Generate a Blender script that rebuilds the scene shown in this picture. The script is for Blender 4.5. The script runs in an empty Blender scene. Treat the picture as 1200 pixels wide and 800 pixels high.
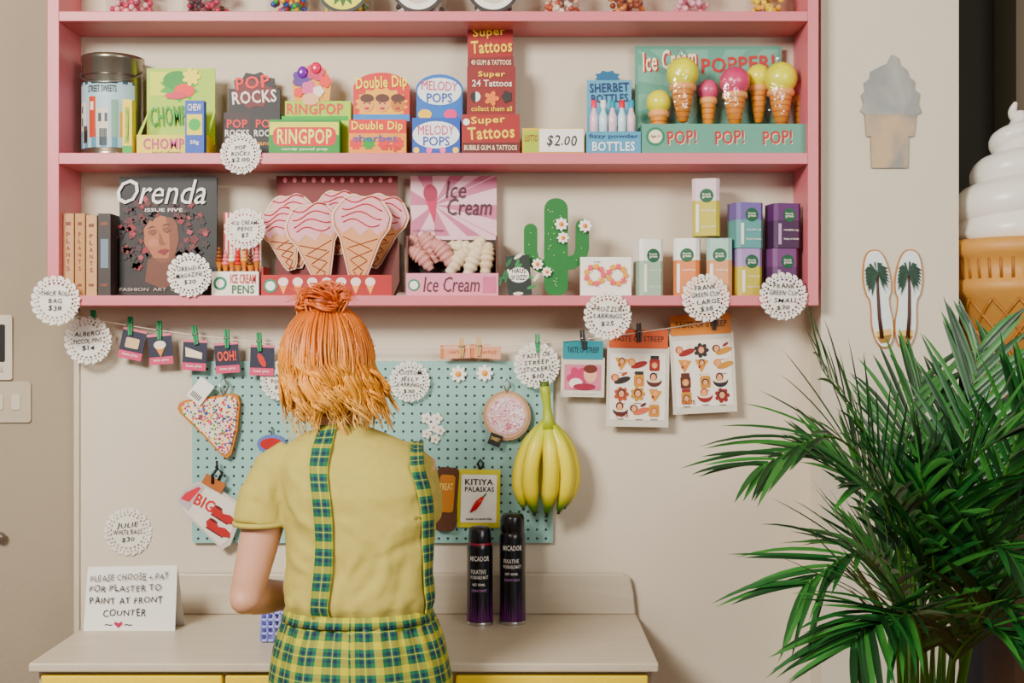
import bpy, math, random, bmesh
from mathutils import Vector, Matrix, noise
from mathutils.bvhtree import BVHTree
random.seed(4)
sc=bpy.context.scene
CZ=1.45; D=3.0; F=1500.0
def S(y): return (D+y)/F
def P(px,py,y):
    s=S(y); return Vector(((px-600)*s,y,CZ-(py-400)*s))
def PYZ(z,y): return 400-(z-CZ)/S(y)
SAT=1.34
def lin(c): return c/12.92 if c<=.04045 else ((c+.055)/1.055)**2.4
def hexc(h,k=1.0,sat=None):
    sat=SAT if sat is None else sat
    c=[lin(int(h[i:i+2],16)/255) for i in (0,2,4)]
    l=.3*c[0]+.59*c[1]+.11*c[2]
    c=[min(1,max(0,(l+(x-l)*sat)*k)) for x in c]
    return (c[0],c[1],c[2],1)
MC={}
def nm(name):
    m=bpy.data.materials.new(name); m.use_nodes=True
    return m,m.node_tree.nodes,m.node_tree.links,m.node_tree.nodes['Principled BSDF']
def M(h,rough=.55,metal=0.0,var=.10,scale=40,bump=0.0,sat=None):
    k=(h,rough,metal,var,scale,bump,sat)
    if k in MC: return MC[k]
    m,n,l,p=nm('mat_'+h)
    tc=n.new('ShaderNodeTexCoord'); nz=n.new('ShaderNodeTexNoise'); nz.inputs['Scale'].default_value=scale
    nz.inputs['Detail'].default_value=4
    l.new(tc.outputs['Object'],nz.inputs['Vector'])
    mx=n.new('ShaderNodeMix'); mx.data_type='RGBA'
    mx.inputs[6].default_value=hexc(h,1-var,sat); mx.inputs[7].default_value=hexc(h,1+var*.5,sat)
    l.new(nz.outputs['Fac'],mx.inputs[0]); l.new(mx.outputs[2],p.inputs['Base Color'])
    p.inputs['Roughness'].default_value=rough; p.inputs['Metallic'].default_value=metal
    if bump:
        b=n.new('ShaderNodeBump'); b.inputs['Strength'].default_value=bump; b.inputs['Distance'].default_value=.003
        l.new(nz.outputs['Fac'],b.inputs['Height']); l.new(b.outputs['Normal'],p.inputs['Normal'])
    MC[k]=m; return m
def film(name,fac,bump=.6):
    m,n,l,p=nm(name); out=n['Material Output']; t=n.new('ShaderNodeBsdfTransparent'); g=n.new('ShaderNodeBsdfGlossy'); g.inputs['Roughness'].default_value=.12; mx=n.new('ShaderNodeMixShader')
    nz=n.new('ShaderNodeTexNoise'); nz.inputs['Scale'].default_value=45; bp=n.new('ShaderNodeBump'); bp.inputs['Strength'].default_value=bump; bp.inputs['Distance'].default_value=.01
    tc=n.new('ShaderNodeTexCoord'); l.new(tc.outputs['Object'],nz.inputs['Vector']); l.new(nz.outputs['Fac'],bp.inputs['Height']); l.new(bp.outputs['Normal'],g.inputs['Normal'])
    mx.inputs[0].default_value=fac; l.new(t.outputs[0],mx.inputs[1]); l.new(g.outputs[0],mx.inputs[2]); l.new(mx.outputs[0],out.inputs['Surface']); n.remove(p); return m
FILM=film('cellophane',.10); GLASS=film('jar_glass',.16,.05)

def circ(cx,cy,rx,ry=None,n=24,a0=0,a1=360):
    ry=ry or rx; full=abs(a1-a0)>=360
    k=n if full else n+1
    return [(cx+rx*math.cos(math.radians(a0+(a1-a0)*i/n)),cy-ry*math.sin(math.radians(a0+(a1-a0)*i/n))) for i in range(k)]
def rrect(x0,x1,y0,y1,r,n=5):
    o=[]
    for cx,cy,a in ((x1-r,y0+r,0),(x0+r,y0+r,90),(x0+r,y1-r,180),(x1-r,y1-r,270)):
        for i in range(n+1):
            t=math.radians(a+90*i/n); o.append((cx+r*math.cos(t),cy-r*math.sin(t)))
    return o
def flower(cx,cy,r,k=6,d=.3,n=48,ph=0):
    return [(cx+r*(1-d+d*abs(math.cos(k/2*t+ph)))*math.cos(t),cy+r*(1-d+d*abs(math.cos(k/2*t+ph)))*math.sin(t)) for t in [2*math.pi*i/n for i in range(n)]]
def burst(cx,cy,rx,ry,k=12,d=.25):
    return [(cx+rx*(1 if i%2 else 1-d)*math.cos(math.pi*i/k),cy+ry*(1 if i%2 else 1-d)*math.sin(math.pi*i/k)) for i in range(2*k)]
def rot2(pts,cx,cy,deg):
    a=math.radians(-deg); c,s=math.cos(a),math.sin(a)
    return [(cx+(x-cx)*c-(y-cy)*s,cy+(x-cx)*s+(y-cy)*c) for x,y in pts]

TC={}
def tmesh(st,bold,shear):
    bold=min(bold*.5,.022)
    k=(st,bold,shear)
    if k not in TC:
        cu=bpy.data.curves.new('t','FONT'); cu.body=st; cu.offset=bold; cu.shear=shear; cu.resolution_u=2
        if bold>.012: cu.space_character=1.08
        ob=bpy.data.objects.new('t',cu); sc.collection.objects.link(ob)
        dg=bpy.context.evaluated_depsgraph_get(); ev=ob.evaluated_get(dg); me=ev.to_mesh()
        vs=[(v.co.x,v.co.y) for v in me.vertices]; fs=[list(p.vertices) for p in me.polygons]
        ev.to_mesh_clear(); bpy.data.objects.remove(ob); bpy.data.curves.remove(cu)
        if not vs: vs=[(0,0),(1,0),(1,1)]; fs=[]
        a=min(v[0] for v in vs); b=max(v[0] for v in vs); c=min(v[1] for v in vs); d=max(v[1] for v in vs)
        TC[k]=([((x-a)/max(b-a,1e-6),(y-c)/max(d-c,1e-6)) for x,y in vs],fs,(b-a)/.73,(c/.73,d/.73))
    return TC[k]

class B:
    def __init__(s,ox=0,oy=0,raw=False):
        s.ox=ox; s.oy=oy; s.raw=raw; s.v=[]; s.f=[]; s.mi=[]; s.sm=[]; s.mats=[]; s.uv=[]; s.pc=0
    def add(s,vs,fs,m,sm=False,uv=None):
        o=len(s.v); s.v+=[tuple(p) for p in vs]
        if m not in s.mats: s.mats.append(m)
        i=s.mats.index(m)
        for k,f in enumerate(fs):
            s.f.append([j+o for j in f]); s.mi.append(i); s.sm.append(sm); s.uv.append([uv[j] for j in f] if uv else None)
        return s
    def box(s,x0,x1,y0,y1,m,w0=0,w1=-40):
        vs=[(x,y,w) for x in (x0,x1) for y in (y0,y1) for w in (w0,w1)]
        return s.add(vs,[(0,1,3,2),(4,6,7,5),(0,4,5,1),(2,3,7,6),(0,2,6,4),(1,5,7,3)],m)
    def cor(s,pts,w):
        # panels standing further back are drawn at their true larger size
        if w>-10: return pts
        k=1-w/1500; return [(600+(x-600)*k,400+(y-400)*k) for x,y in pts]
    def poly(s,pts,m,w=.3,th=0,sm=False):
        s.pc+=1; w=w+.01*min(s.pc,60); pts=s.cor(pts,w)
        n=len(pts); vs=[(x,y,w) for x,y in pts]; fs=[list(range(n))]
        if th:
            vs+=[(x,y,w-th) for x,y in pts]; fs.append(list(range(2*n-1,n-1,-1)))
            fs+=[(i,(i+1)%n,n+(i+1)%n,n+i) for i in range(n)]
        return s.add(vs,fs,m)
    def rect(s,x0,x1,y0,y1,m,w=.3,th=0,rot=0):
        return s.poly(rot2([(x0,y0),(x1,y0),(x1,y1),(x0,y1)],(x0+x1)/2,(y0+y1)/2,rot),m,w,th)
    def text(s,st,x0,x1,y0,y1,m,w=.6,bold=.02,shear=0,rot=0,wrap=None):
        vs,fs=tmesh(st,bold,shear)[:2]
        pts=[(x0+x*(x1-x0),y1-y*(y1-y0)) for x,y in vs]
        if rot: pts=rot2(pts,(x0+x1)/2,(y0+y1)/2,rot)
        if wrap:
            cx,cw,r=wrap; r+=.4
            return s.add([(cx+r*math.sin((x-cx)/r),y,cw+r*math.cos((x-cx)/r)) for x,y in pts],fs,m)
        s.pc+=1; w=w+.01*min(s.pc,60)+.1; pts=s.cor(pts,w)
        return s.add([(x,y,w) for x,y in pts],fs,m)
    def hand(s,st,x0,x1,y0,y1,m,w=.6,rot=0,bold=-.004,jit=1.0):
        """loose handwriting: every letter set separately with its own tilt and size"""
        h=y1-y0; items=[];x=0
        for ch in st:
            if ch==' ': x+=.42; continue
            a=tmesh(ch,bold,.12); items.append((ch,x,a)); x+=a[2]+.14
        k=(x1-x0)/max(x-.14,.1); cx,cy=(x0+x1)/2,(y0+y1)/2
        for ch,xx,a in items:
            sy=h*random.uniform(1-.14*jit,1+.12*jit); sx=a[2]*k; lo,hi=a[3]; ox=x0+xx*k; oy=y1+random.uniform(-.08,.08)*h*jit
            pts=[(ox+u*sx,oy-(lo+v*(hi-lo))*sy) for u,v in a[0]]
            pts=rot2(pts,ox+sx/2,oy-sy/2,random.uniform(-7,7)*jit)
            if rot: pts=rot2(pts,cx,cy,rot)
            s.add([(p[0],p[1],w) for p in pts],a[1],m)
        return s
    def lathe(s,cx,cw,prof,m,n=32,a0=0,a1=360):
        full=abs(a1-a0)>=360; k=n if full else n+1
        vs=[]
        for r,y in prof:
            for i in range(k):
                a=math.radians(a0+(a1-a0)*i/n)
                vs.append((cx+r*math.sin(a),y,cw+r*math.cos(a)) if not s.raw else (cx+r*math.sin(a),cw-r*math.cos(a),y))
        fs=[]
        for j in range(len(prof)-1):
            for i in range(n):
                i2=(i+1)%k
                fs.append((j*k+i,j*k+i2,(j+1)*k+i2,(j+1)*k+i))
        return s.add(vs,fs,m,True)
    def tube(s,pts,rad,m,n=8,cap=True):
        pts=[Vector(p) for p in pts]
        if not hasattr(rad,'__len__'): rad=[rad]*len(pts)
        t0=(pts[1]-pts[0]).normalized()
        ref=Vector((0,0,1)) if abs(t0.z)<.9 else Vector((1,0,0))
        nr=t0.cross(ref).normalized(); vs=[]
        for i,p in enumerate(pts):
            t=(pts[min(i+1,len(pts)-1)]-pts[max(i-1,0)])
            t=t.normalized() if t.length>1e-9 else t0
            nr=(nr-t*nr.dot(t)); nr=nr.normalized() if nr.length>1e-6 else t.orthogonal().normalized()
            bi=t.cross(nr)
            for k in range(n):
                a=2*math.pi*k/n; vs.append(p+(nr*math.cos(a)+bi*math.sin(a))*rad[i])
        fs=[(j*n+i,j*n+(i+1)%n,(j+1)*n+(i+1)%n,(j+1)*n+i) for j in range(len(pts)-1) for i in range(n)]
        if cap: fs+=[list(range(n)),list(range((len(pts)-1)*n,len(pts)*n))]
        return s.add(vs,fs,m,True)
    def ball(s,c,r,m,n=12,k=8):
        if not hasattr(r,'__len__'): r=(r,r,r)
        vs=[]
        for j in range(k+1):
            t=math.pi*j/k
            for i in range(n):
                a=2*math.pi*i/n
                vs.append((c[0]+r[0]*math.sin(t)*math.cos(a),c[1]+r[1]*math.cos(t),c[2]+r[2]*math.sin(t)*math.sin(a)))
        fs=[(j*n+i,j*n+(i+1)%n,(j+1)*n+(i+1)%n,(j+1)*n+i) for j in range(k) for i in range(n)]
        return s.add(vs,fs,m,True)
    def loft(s,rings,m,n=40,e=2.3,cap=True,a0=0,a1=360,off=0):
        vs=[];uv=[];k=n+1
        for cx,cy,cz,a,b in rings:
            for i in range(k):
                t=math.radians(a0+(a1-a0)*i/n); sn,cs=math.sin(t),math.cos(t)
                d=(abs(sn)**e+abs(cs)**e)**(-1/e)
                vs.append((cx+(a+off)*d*sn,cy-(b+off)*d*cs,cz)); uv.append((t*.14,cz))
        fs=[(j*k+i,j*k+i+1,(j+1)*k+i+1,(j+1)*k+i) for j in range(len(rings)-1) for i in range(n)]
        if cap: fs+=[list(range(n)),list(range((len(rings)-1)*k,(len(rings)-1)*k+n))]
        return s.add(vs,fs,m,True,uv)
def mk(b,name,s,loc=None):
    me=bpy.data.meshes.new(name)
    if b.raw: co=[Vector(v)-(loc or Vector((0,0,0))) for v in b.v]
    else: co=[((x-b.ox)*s,-w*s,(b.oy-y)*s) for x,y,w in b.v]
    me.from_pydata(co,[],b.f)
    for m in b.mats: me.materials.append(m)
    me.polygons.foreach_set('material_index',b.mi); me.polygons.foreach_set('use_smooth',b.sm)
    if any(u for u in b.uv):
        ul=me.uv_layers.new(name='UVMap')
        for p,u in zip(me.polygons,b.uv):
            for j,li in enumerate(p.loop_indices):
                if u: ul.data[li].uv=u[j]
    me.update()
    bm=bmesh.new(); bm.from_mesh(me); bmesh.ops.remove_doubles(bm,verts=bm.verts,dist=1e-6)
    bmesh.ops.recalc_face_normals(bm,faces=bm.faces); bm.to_mesh(me); bm.free()
    ob=bpy.data.objects.new(name,me); sc.collection.objects.link(ob); return ob
def meta(ob,label,cat,group=None):
    ob['label']=label; ob['category']=cat
    if group: ob['group']=group
def T(name,b,y,label,cat,rot=0,group=None,yaw=0):
    if b.v: ob=mk(b,name,S(y))
    else:
        ob=bpy.data.objects.new(name,None); ob.empty_display_size=.02; sc.collection.objects.link(ob)
    ob.location=P(b.ox,b.oy,y); ob.rotation_euler=(0,-math.radians(rot),math.radians(yaw))
    meta(ob,label,cat,group); ob['_s']=S(y); return ob
def C(par,name,b,label=None):
    ob=mk(b,name,par['_s']); ob.parent=par
    if label: ob['label']=label
    return ob
def struct(ob): ob['kind']='structure'; return ob
def rawbox(name,x0,x1,y0,y1,z0,z1,m,bevel=0):
    loc=Vector(((x0+x1)/2,(y0+y1)/2,z0)); b=B(raw=True)
    vs=[(x,y,z) for x in (x0,x1) for y in (y0,y1) for z in (z0,z1)]
    b.add(vs,[(0,1,3,2),(4,6,7,5),(0,4,5,1),(2,3,7,6),(0,2,6,4),(1,5,7,3)],m)
    ob=mk(b,name,1,loc); ob.location=loc
    if bevel:
        md=ob.modifiers.new('b','BEVEL'); md.width=bevel; md.segments=3
    return ob
def childof(o,par):
    o.parent=par; o.location=o.location-par.location; return o

# ------------------------------------------------ structure
def plaster(name,h,bump=.25):
    m,n,l,p=nm(name)
    tc=n.new('ShaderNodeTexCoord'); a=n.new('ShaderNodeTexNoise'); a.inputs['Scale'].default_value=2.2; a.inputs['Detail'].default_value=6
    b=n.new('ShaderNodeTexNoise'); b.inputs['Scale'].default_value=110; b.inputs['Detail'].default_value=5
    l.new(tc.outputs['Object'],a.inputs['Vector']); l.new(tc.outputs['Object'],b.inputs['Vector'])
    mx=n.new('ShaderNodeMix'); mx.data_type='RGBA'; mx.inputs[6].default_value=hexc(h,.86,1.15); mx.inputs[7].default_value=hexc(h,1.06,1.15)
    l.new(a.outputs['Fac'],mx.inputs[0]); l.new(mx.outputs[2],p.inputs['Base Color'])
    bp=n.new('ShaderNodeBump'); bp.inputs['Strength'].default_value=bump; bp.inputs['Distance'].default_value=.003
    l.new(b.outputs['Fac'],bp.inputs['Height']); l.new(bp.outputs['Normal'],p.inputs['Normal']); p.inputs['Roughness'].default_value=.8
    return m
def wood(name,h1,h2,sx=(1,12,12),rough=.5):
    m,n,l,p=nm(name)
    tc=n.new('ShaderNodeTexCoord'); mp=n.new('ShaderNodeMapping'); mp.inputs['Scale'].default_value=sx
    a=n.new('ShaderNodeTexNoise'); a.inputs['Scale'].default_value=6; a.inputs['Detail'].default_value=8
    l.new(tc.outputs['Object'],mp.inputs['Vector']); l.new(mp.outputs['Vector'],a.inputs['Vector'])
    mx=n.new('ShaderNodeMix'); mx.data_type='RGBA'; mx.inputs[6].default_value=hexc(h1); mx.inputs[7].default_value=hexc(h2)
    l.new(a.outputs['Fac'],mx.inputs[0]); l.new(mx.outputs[2],p.inputs['Base Color']); p.inputs['Roughness'].default_value=rough
    return m
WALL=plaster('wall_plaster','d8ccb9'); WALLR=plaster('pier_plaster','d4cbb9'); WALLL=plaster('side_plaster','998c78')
struct(rawbox('wall_back',-1.012,.70,0,.12,0,2.9,WALL))
struct(rawbox('wall_pier',.70,1.012,-.10,.12,0,2.9,WALLR))
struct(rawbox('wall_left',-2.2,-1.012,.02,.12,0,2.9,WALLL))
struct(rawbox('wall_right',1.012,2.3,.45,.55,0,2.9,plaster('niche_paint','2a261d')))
struct(rawbox('wall_side',1.30,1.34,.30,.45,0,2.9,plaster('niche_side','7a705e')))
struct(rawbox('trim_1',-1.024,-1.012,-.008,.02,0,1.52,M('c8bfae')))
struct(rawbox('floor',-2.4,2.4,-4.5,.55,-.05,0,wood('floor_wood','6a4a32','7d5c40',(12,1,1))))
struct(rawbox('ceiling',-2.4,2.4,-3.4,.55,2.9,2.95,plaster('ceiling_paint','cfc8bc')))
struct(rawbox('baseboard_back',-1.0,.70,-.012,0,0,.1,M('d9d0c0')))

# ------------------------------------------------ pink shelf
PK=M('c67980',.42,var=.05)
shelf=bpy.data.objects.new('wall_shelf',None); sc.collection.objects.link(shelf); shelf.location=(0,0,1.53)
meta(shelf,'pink painted open wall shelf unit packed with sweets and gifts','shelf')
XL,XR=-1.009,.659
for n_,x0,x1 in (('side_panel',XL-.026,XL),('side_panel',XR,XR+.024)):
    childof(rawbox(n_,x0,x1,-.15,-.001,1.53,2.62,PK,.0015),shelf)
for z0,z1 in ((1.53,1.5526),(1.845,1.87),(2.163,2.185),(2.60,2.62)):
    childof(rawbox('shelf_board',XL,XR,-.15,-.001,z0,z1,PK,.0015),shelf)
YF=-.125; B2=PYZ(1.87,YF); B3=PYZ(1.5526,YF); B1=PYZ(2.185,YF)

# ------------------------------------------------ jars on top board
W='f3efe6'; K='0e0c0d'
jars=[(145,30,['c8536a','e8b8bc'],'d9d2c8','pink'),(236,29,['b0485c','3a2a28'],'c56a7c','dark pink'),(335,27,['d84a3a','f0c030','3aa04a','3050a0'],None,'assorted coloured'),
 (402,33,['e8d860','40803a'],None,'yellow and green'),(490,32,['2a2624','e8e0d8'],None,'black and white'),(578,30,['3a2c28','cfc4b8'],None,'brown and white'),(662,28,['e0b8a0','b05a4a','f0e0d0'],None,'peach'),
 (738,27,['8a4a30','d89060'],None,'brown'),(812,26,['e08aa0','f0c0c8'],'d8703a','pale pink'),(903,24,['d8b030','f0d860'],None,'yellow')]
for k,(cx,r,cols,lidc,dn) in enumerate(jars):
    b=B(cx,B1); j=T('candy_jar',b,YF,'glass jar of %s sweets on the top shelf'%dn,'jar',group='candy jars on the top shelf')
    g=B(cx,B1); rr=r
    g.lathe(cx,-r-2,[(0,B1-.3),(rr-4,B1-.3),(rr,B1-4),(rr,B1-66),(rr-7,B1-75),(rr-7,B1-80)],GLASS)
    g.lathe(cx,-r-2,[(rr-3,B1-.2),(rr-1,B1-1),(rr-.4,B1-3)],M('e4e2dc',.2),32)
    C(j,'glass_body',g)
    l_=B(cx,B1); l_.lathe(cx,-r-2,[(0,B1-92),(rr-5,B1-92),(rr-5,B1-80),(0,B1-80)],M(lidc or '8a8a88',.4)); C(j,'lid',l_)
    if 402<=cx<=578:
        q_=B(cx,B1); cy=B1-31
        q_.poly(circ(cx,cy,31,30,40),M('1a2418' if cx==402 else '221c18'),1,1); q_.poly(circ(cx,cy,27,26,40),M('d8d420' if cx==402 else 'f0ece2'),1.4)
        if cx==402: q_.poly(burst(cx,cy,24,23,14,.35),M('2a5a20'),1.8); q_.poly(circ(cx,cy,14),M('e0d828'),2.2)
        else: q_.poly(circ(cx,cy,20,19,40),M('cfc4b4'),1.8); q_.text('SWEETS',cx-16,cx+16,cy-4,cy+4,M('3a2a24'),2.2)
        C(j,'round_label',q_,'round printed paper label')
    c_=B(cx,B1)
    for q in range(100):
        a=random.random()*6.28; d=(rr-6)*math.sqrt(random.random()); 
        c_.ball((cx+d*math.sin(a),B1-5-random.random()*44,-r-2+d*math.cos(a)),3.8,M(cols[q%len(cols)],.35),6,4)
    o=C(j,'sweets',c_); o['kind']='stuff'

# ------------------------------------------------ SHELF 2 goods
b=B(121,B2); t=T('metal_tin',b,YF,'tall silver metal tin with pale blue picture label and rolled rim','tin')
c=B(121,B2); c.lathe(121,-37,[(0,B2),(35,B2),(36.5,B2-2),(35.5,B2-4),(35.5,68),(37,66),(37,61),(34,60),(33,63),(0,63)],M('8f887c',.25,.9))
c.lathe(121,-37,[(35.6,86),(36.4,85),(35.6,84)],M('6f685c',.25,.9))
c.lathe(121,-37,[(36,172),(36,94)],M('a9c0c8',.5),24,-100,60)
for a0,a1,y0,y1,h in ((-100,60,150,172,'5f8494'),(-60,-38,118,152,'d8d4c4'),(-57,-50,122,130,'3a5060'),(-57,-50,136,146,'3a5060'),(-30,-16,112,160,'b04a34'),(-27,-20,118,128,'e8dcc0'),(-14,10,126,160,'cfc8b4'),(-10,-4,132,142,'2a3c48'),(2,7,132,142,'2a3c48'),(14,26,116,160,'7c9c8c'),(30,50,130,160,'c89a5c'),(-48,-36,146,166,'2a1c18'),(-8,6,150,170,'1c2c38'),(-100,60,94,97,'2a4454')):
    c.lathe(121,-37,[(36.4+(.2 if (a1-a0)<9 else 0),y1),(36.4+(.2 if (a1-a0)<9 else 0),y0)],M(h),8,a0,a1)
c.text('STREET SWEETS',100,136,99,107,M(K),wrap=(121,-37,36.4)); 
C(t,'body',c)
c=B(121,B2); c.tube([(121+37*math.sin(a),74+22*max(0,math.cos(a*.9)),-37+38*math.cos(a)) for a in [(-1.6+3.2*i/14) for i in range(15)]],1.1,M('8c8a86',.3,.9),6); C(t,'wire_handle',c)
# chomp display
b=B(205,B2); G='a9c42a'
b.box(160,244,158,B2,M('e0d020'),0,-45); b.rect(172,252,80,170,M(G),-28,2); b.rect(176,214,84,112,M('cfd83a'),-27.6)
b.poly(burst(210,102,24,18,10,.3),M('4a9a34'),-27.4); b.poly(circ(208,94,17,11),M('2f8030'),-27); b.poly(circ(216,106,12,8),M('d84a1c'),-26.8); b.poly(circ(206,112,13,4),M('c02850'),-26.6)
b.poly(flower(224,90,11,7,.4),M('f3e24a'),-26.5); b.text('CHOMP',176,218,124,148,M('3a8a28'),-26,bold=.03,rot=4); b.text('CHOMP',168,216,162,175,M('b02078'),.6,bold=.04)
b.poly([(160,158),(172,132),(174,132),(163,160)],M(G),-3,1); b.poly([(244,158),(252,130),(250,130),(240,158)],M(G),-3,1)
b.text('sour chews',178,212,176.5,180,M('2c6b3a'))
T('candy_display_box',b,YF,'yellow-green cardboard sweet display box with raised back card and lettering','candy box')
b=B(231,B2); b.box(220,242,120,B2,M('17489a'),12,1); b.rect(222,240,136,160,M('e0d030'),12.3); b.poly(circ(231,148,7),M('3fa04a'),12.5); b.text('CHEW',223,239,124,132,M(W),12.6); b.text('50g',226,236,166,172,M(W),12.6)
T('candy_carton',b,YF,'small upright blue and yellow sweet carton','candy box')
b=B(151,B2); b.box(146,157,118,B2,M('e0cc18'),8,-6); b.text('CHOMP',149,154,126,170,M('5a9a3a'),8.3); b.rect(146,157,172,B2,M('3f9a4a'),8.3)
T('candy_carton',b,YF,'thin upright yellow sweet carton beside a metal tin','candy box')
# pop rocks
yp=-.08; Bp=PYZ(1.87,yp); b=B(296,Bp); BK=M('0e0a09'); 
b.box(262,328,132,Bp,BK,0,-36); b.rect(268,328,104,134,BK,-20,2)
b.poly([(276,108),(274,94),(284,92),(288,85),(298,87),(306,84),(312,90),(322,92),(322,108)],BK,-20,2)
b.poly(burst(296,110,26,18,9,.2),M('5c0c10'),-19.5); b.text('POP',276,316,89,104,M('d81c1c'),-19,bold=.05,rot=6); b.text('ROCKS',272,324,106,121,M('f0e8dc'),-18.9,bold=.04,rot=4)
b.rect(262,294,132,Bp,M('240c10'),.2); b.text('POP',266,290,140,150,M('d81c1c'),.6,bold=.04); b.text('ROCKS',264,292,152,160,M(W),.6,bold=.04); b.text('POP',300,324,140,150,M('d81c1c'),.6,bold=.04); b.text('ROCKS',298,326,152,160,M(W),.6,bold=.04)
b.text('candy',266,290,165,172,M('e0a030'),.9); b.text('candy',300,322,165,172,M('e0a030'),.9)
T('candy_display_box',b,yp,'black cardboard popping candy display box with red lettering','candy box')
# ring pop
b=B(361,B2); b.box(315,398,140,B2,M('148038'),0,-22); b.rect(316,397,143,158,M('d8d838')); b.rect(316,397,158,B2-1,M('148038')); b.poly(rrect(320,394,149,171,8),M('c01a28'),.5)
b.text('RINGPOP',325,389,151,169,M('f2ee90'),.9,bold=.05); b.text('candy jewel pop',330,384,173,177,M(W),.9)
b.box(330,408,114,B2-.2,M('a8c428'),-23,-60)
b.text('RINGPOP',336,402,121,134,M('c81822'),-22.4,bold=.04); b.rect(330,408,136,141,M('2a9a3f'),-22.6)
b.poly([(344,118),(342,96),(350,80),(366,75),(382,80),(388,98),(386,118)],M('dca040'),-24,1.5)
for x,y,r,h in ((353,92,11,'4a2478'),(370,84,11,'b81c5c'),(381,95,8,'d84a1a'),(362,103,9,'cc6490'),(373,107,7,'f0e0d4'),(350,108,6,'d8303a')): b.poly(flower(x,y,r,5,.25),M(h),-23+x*.002)
b.poly(circ(364,116,10,7),M('e0b090'),-22.2); b.ball((351,80,-21),(6,7,2),M('6a3094',.15)); b.ball((367,75,-21),(6,7,2),M('c81c5c',.15))
T('candy_display_box',b,YF,'green and red cardboard ring lollipop display box with candy picture header','candy box')
# double dip
b=B(446,B2); b.box(409,476,140,B2,M('dc9418'),0,-45); b.rect(409,476,140,156,M('c4201a')); b.text('Double Dip',412,472,142,155,M('f0e030'),.7,bold=.05)
b.rect(414,480,100,142,M('c4201a'),-28,2); b.poly(circ(447,104,33,19,24,0,180),M('c4201a'),-28,2); b.poly(burst(447,122,32,20,16,.15),M('e8b020'),-27.6); b.text('Double Dip',417,477,89,107,M('f0e840'),-27,bold=.05,rot=3)
b.rect(414,480,134,142,M('2a78b8'),-27.2)
for x,h in ((430,'e0a070'),(448,'e0a070'),(466,'b87848')):
    b.poly(circ(x,122,8,9),M(h),-26.8); b.poly(circ(x,115,8,5),M('4a2410'),-26.6); b.poly(circ(x,127,3,1.5),M('a01a1a'),-26.5); b.poly(circ(x-3,121,1),M(K),-26.4,0); b.poly(circ(x+3,121,1),M(K),-26.4)
for x in (417,432,450,466): b.poly(burst(x,168,8,8,8),M('c82c22' if x%4 else '2a8a3a'),.5)
b.text('sherbet',414,466,158,166,M('1b4a8a'),.8); b.text('dip',446,470,169,178,M('b82a2a'),.9,bold=.04)
T('candy_display_box',b,YF,'red and yellow cardboard sherbet display box with header card','candy box')
# melody pops
b=B(513,B2); b.box(483,539,138,B2,M('1a4c9a'),0,-45); b.rect(488,542,104,148,M('1a64ac'),-25,2); b.poly(circ(515,106,28,19,24,0,180),M('1a64ac'),-25,2); b.poly(circ(515,107,26,16),M('e8f0f0'),-24.6); b.text('MELODY',494,536,95,106,M('c01c5c'),-24,bold=0,rot=-3); b.text('POPS',500,530,109,120,M('1d3f90'),-24,bold=.02)
b.poly(circ(498,134,8,6),M('f2c820'),-24.2); b.poly(circ(528,134,8,6),M('d83c78'),-24.2); b.poly(circ(511,158,27.5,16),M('e9eff2')); b.text('MELODY',490,532,147,158,M('c01c5c'),.7,bold=0); b.text('POPS',496,527,160,171,M('1d3f90'),.7,bold=.02)
for x in (488,503,519,534): b.poly(circ(x,176,3.6),M('e070a4' if x%2 else 'f2c820'),.9)
T('candy_display_box',b,YF,'blue and white cardboard whistle lollipop display box with pink lettering','candy box')
# super tattoos
b=B(574,B2); RD='8c0a14'; TY='f0cc08'
b.box(541,609,134,B2,M(RD),0,-50); b.text('Super',552,592,136,147,M(TY),.7,bold=.04,rot=3); b.text('Tattoos',548,603,148,163,M(TY),.7,bold=.05,rot=3); b.rect(542,608,167,B2-1,M('50080e')); b.text('BUBBLE GUM & TATTOOS',544,606,170,176,M('f0e0c0'),.7)
b.poly(circ(546.5,143,4),M(W),.6)
b.box(547,604,76,133.5,M('740a14'),-8,-50); b.rect(548,601,30,84,M(RD),-30,2); b.poly([(549,68),(602,66),(602,80),(549,80)],M('680c16'),-11,1)
b.text('Super',554,592,32,45,M(TY),-29,bold=.04,rot=4); b.text('Tattoos',552,600,47,62,M(TY),-29,bold=.05,rot=3); b.text('40 GUM & TATTOOS',552,599,70,76,M('f0e0c0'),-10.6)
b.text('Super',560,592,82,90,M(TY),-7,bold=.04); b.text('24 Tattoos',553,600,92,100,M('f0e8d8'),-7)
b.poly(circ(557,112,6),M(W),-7); b.poly(circ(557,112,6,6,12,90,270),M(K),-6.7); b.poly(flower(576,114,9,5,.5),M('d8801c'),-7); b.poly(burst(594,112,7,8,5),M('1a1010'),-7)
b.text('collect them all',552,600,123,129,M(TY),-7)
T('candy_display_box',b,YF,'tall red cardboard bubblegum display box with yellow lettering and header','candy box')
# lottery
b=B(648,B2); b.box(612,685,150,B2,M('c4b024'),0,-45); b.rect(614,640,154,178,M('a0b438')); b.text('LOTTO',615,630,158,166,M('8a1a1a'),.7,bold=.03); b.rect(632,684,151,178,M(W),1,.5); b.hand('$2.00',641,676,158,171,M(K),1.4,bold=.02)
T('candy_display_box',b,YF,'low yellow sweet box with a white handwritten two dollar price','candy box')
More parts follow.
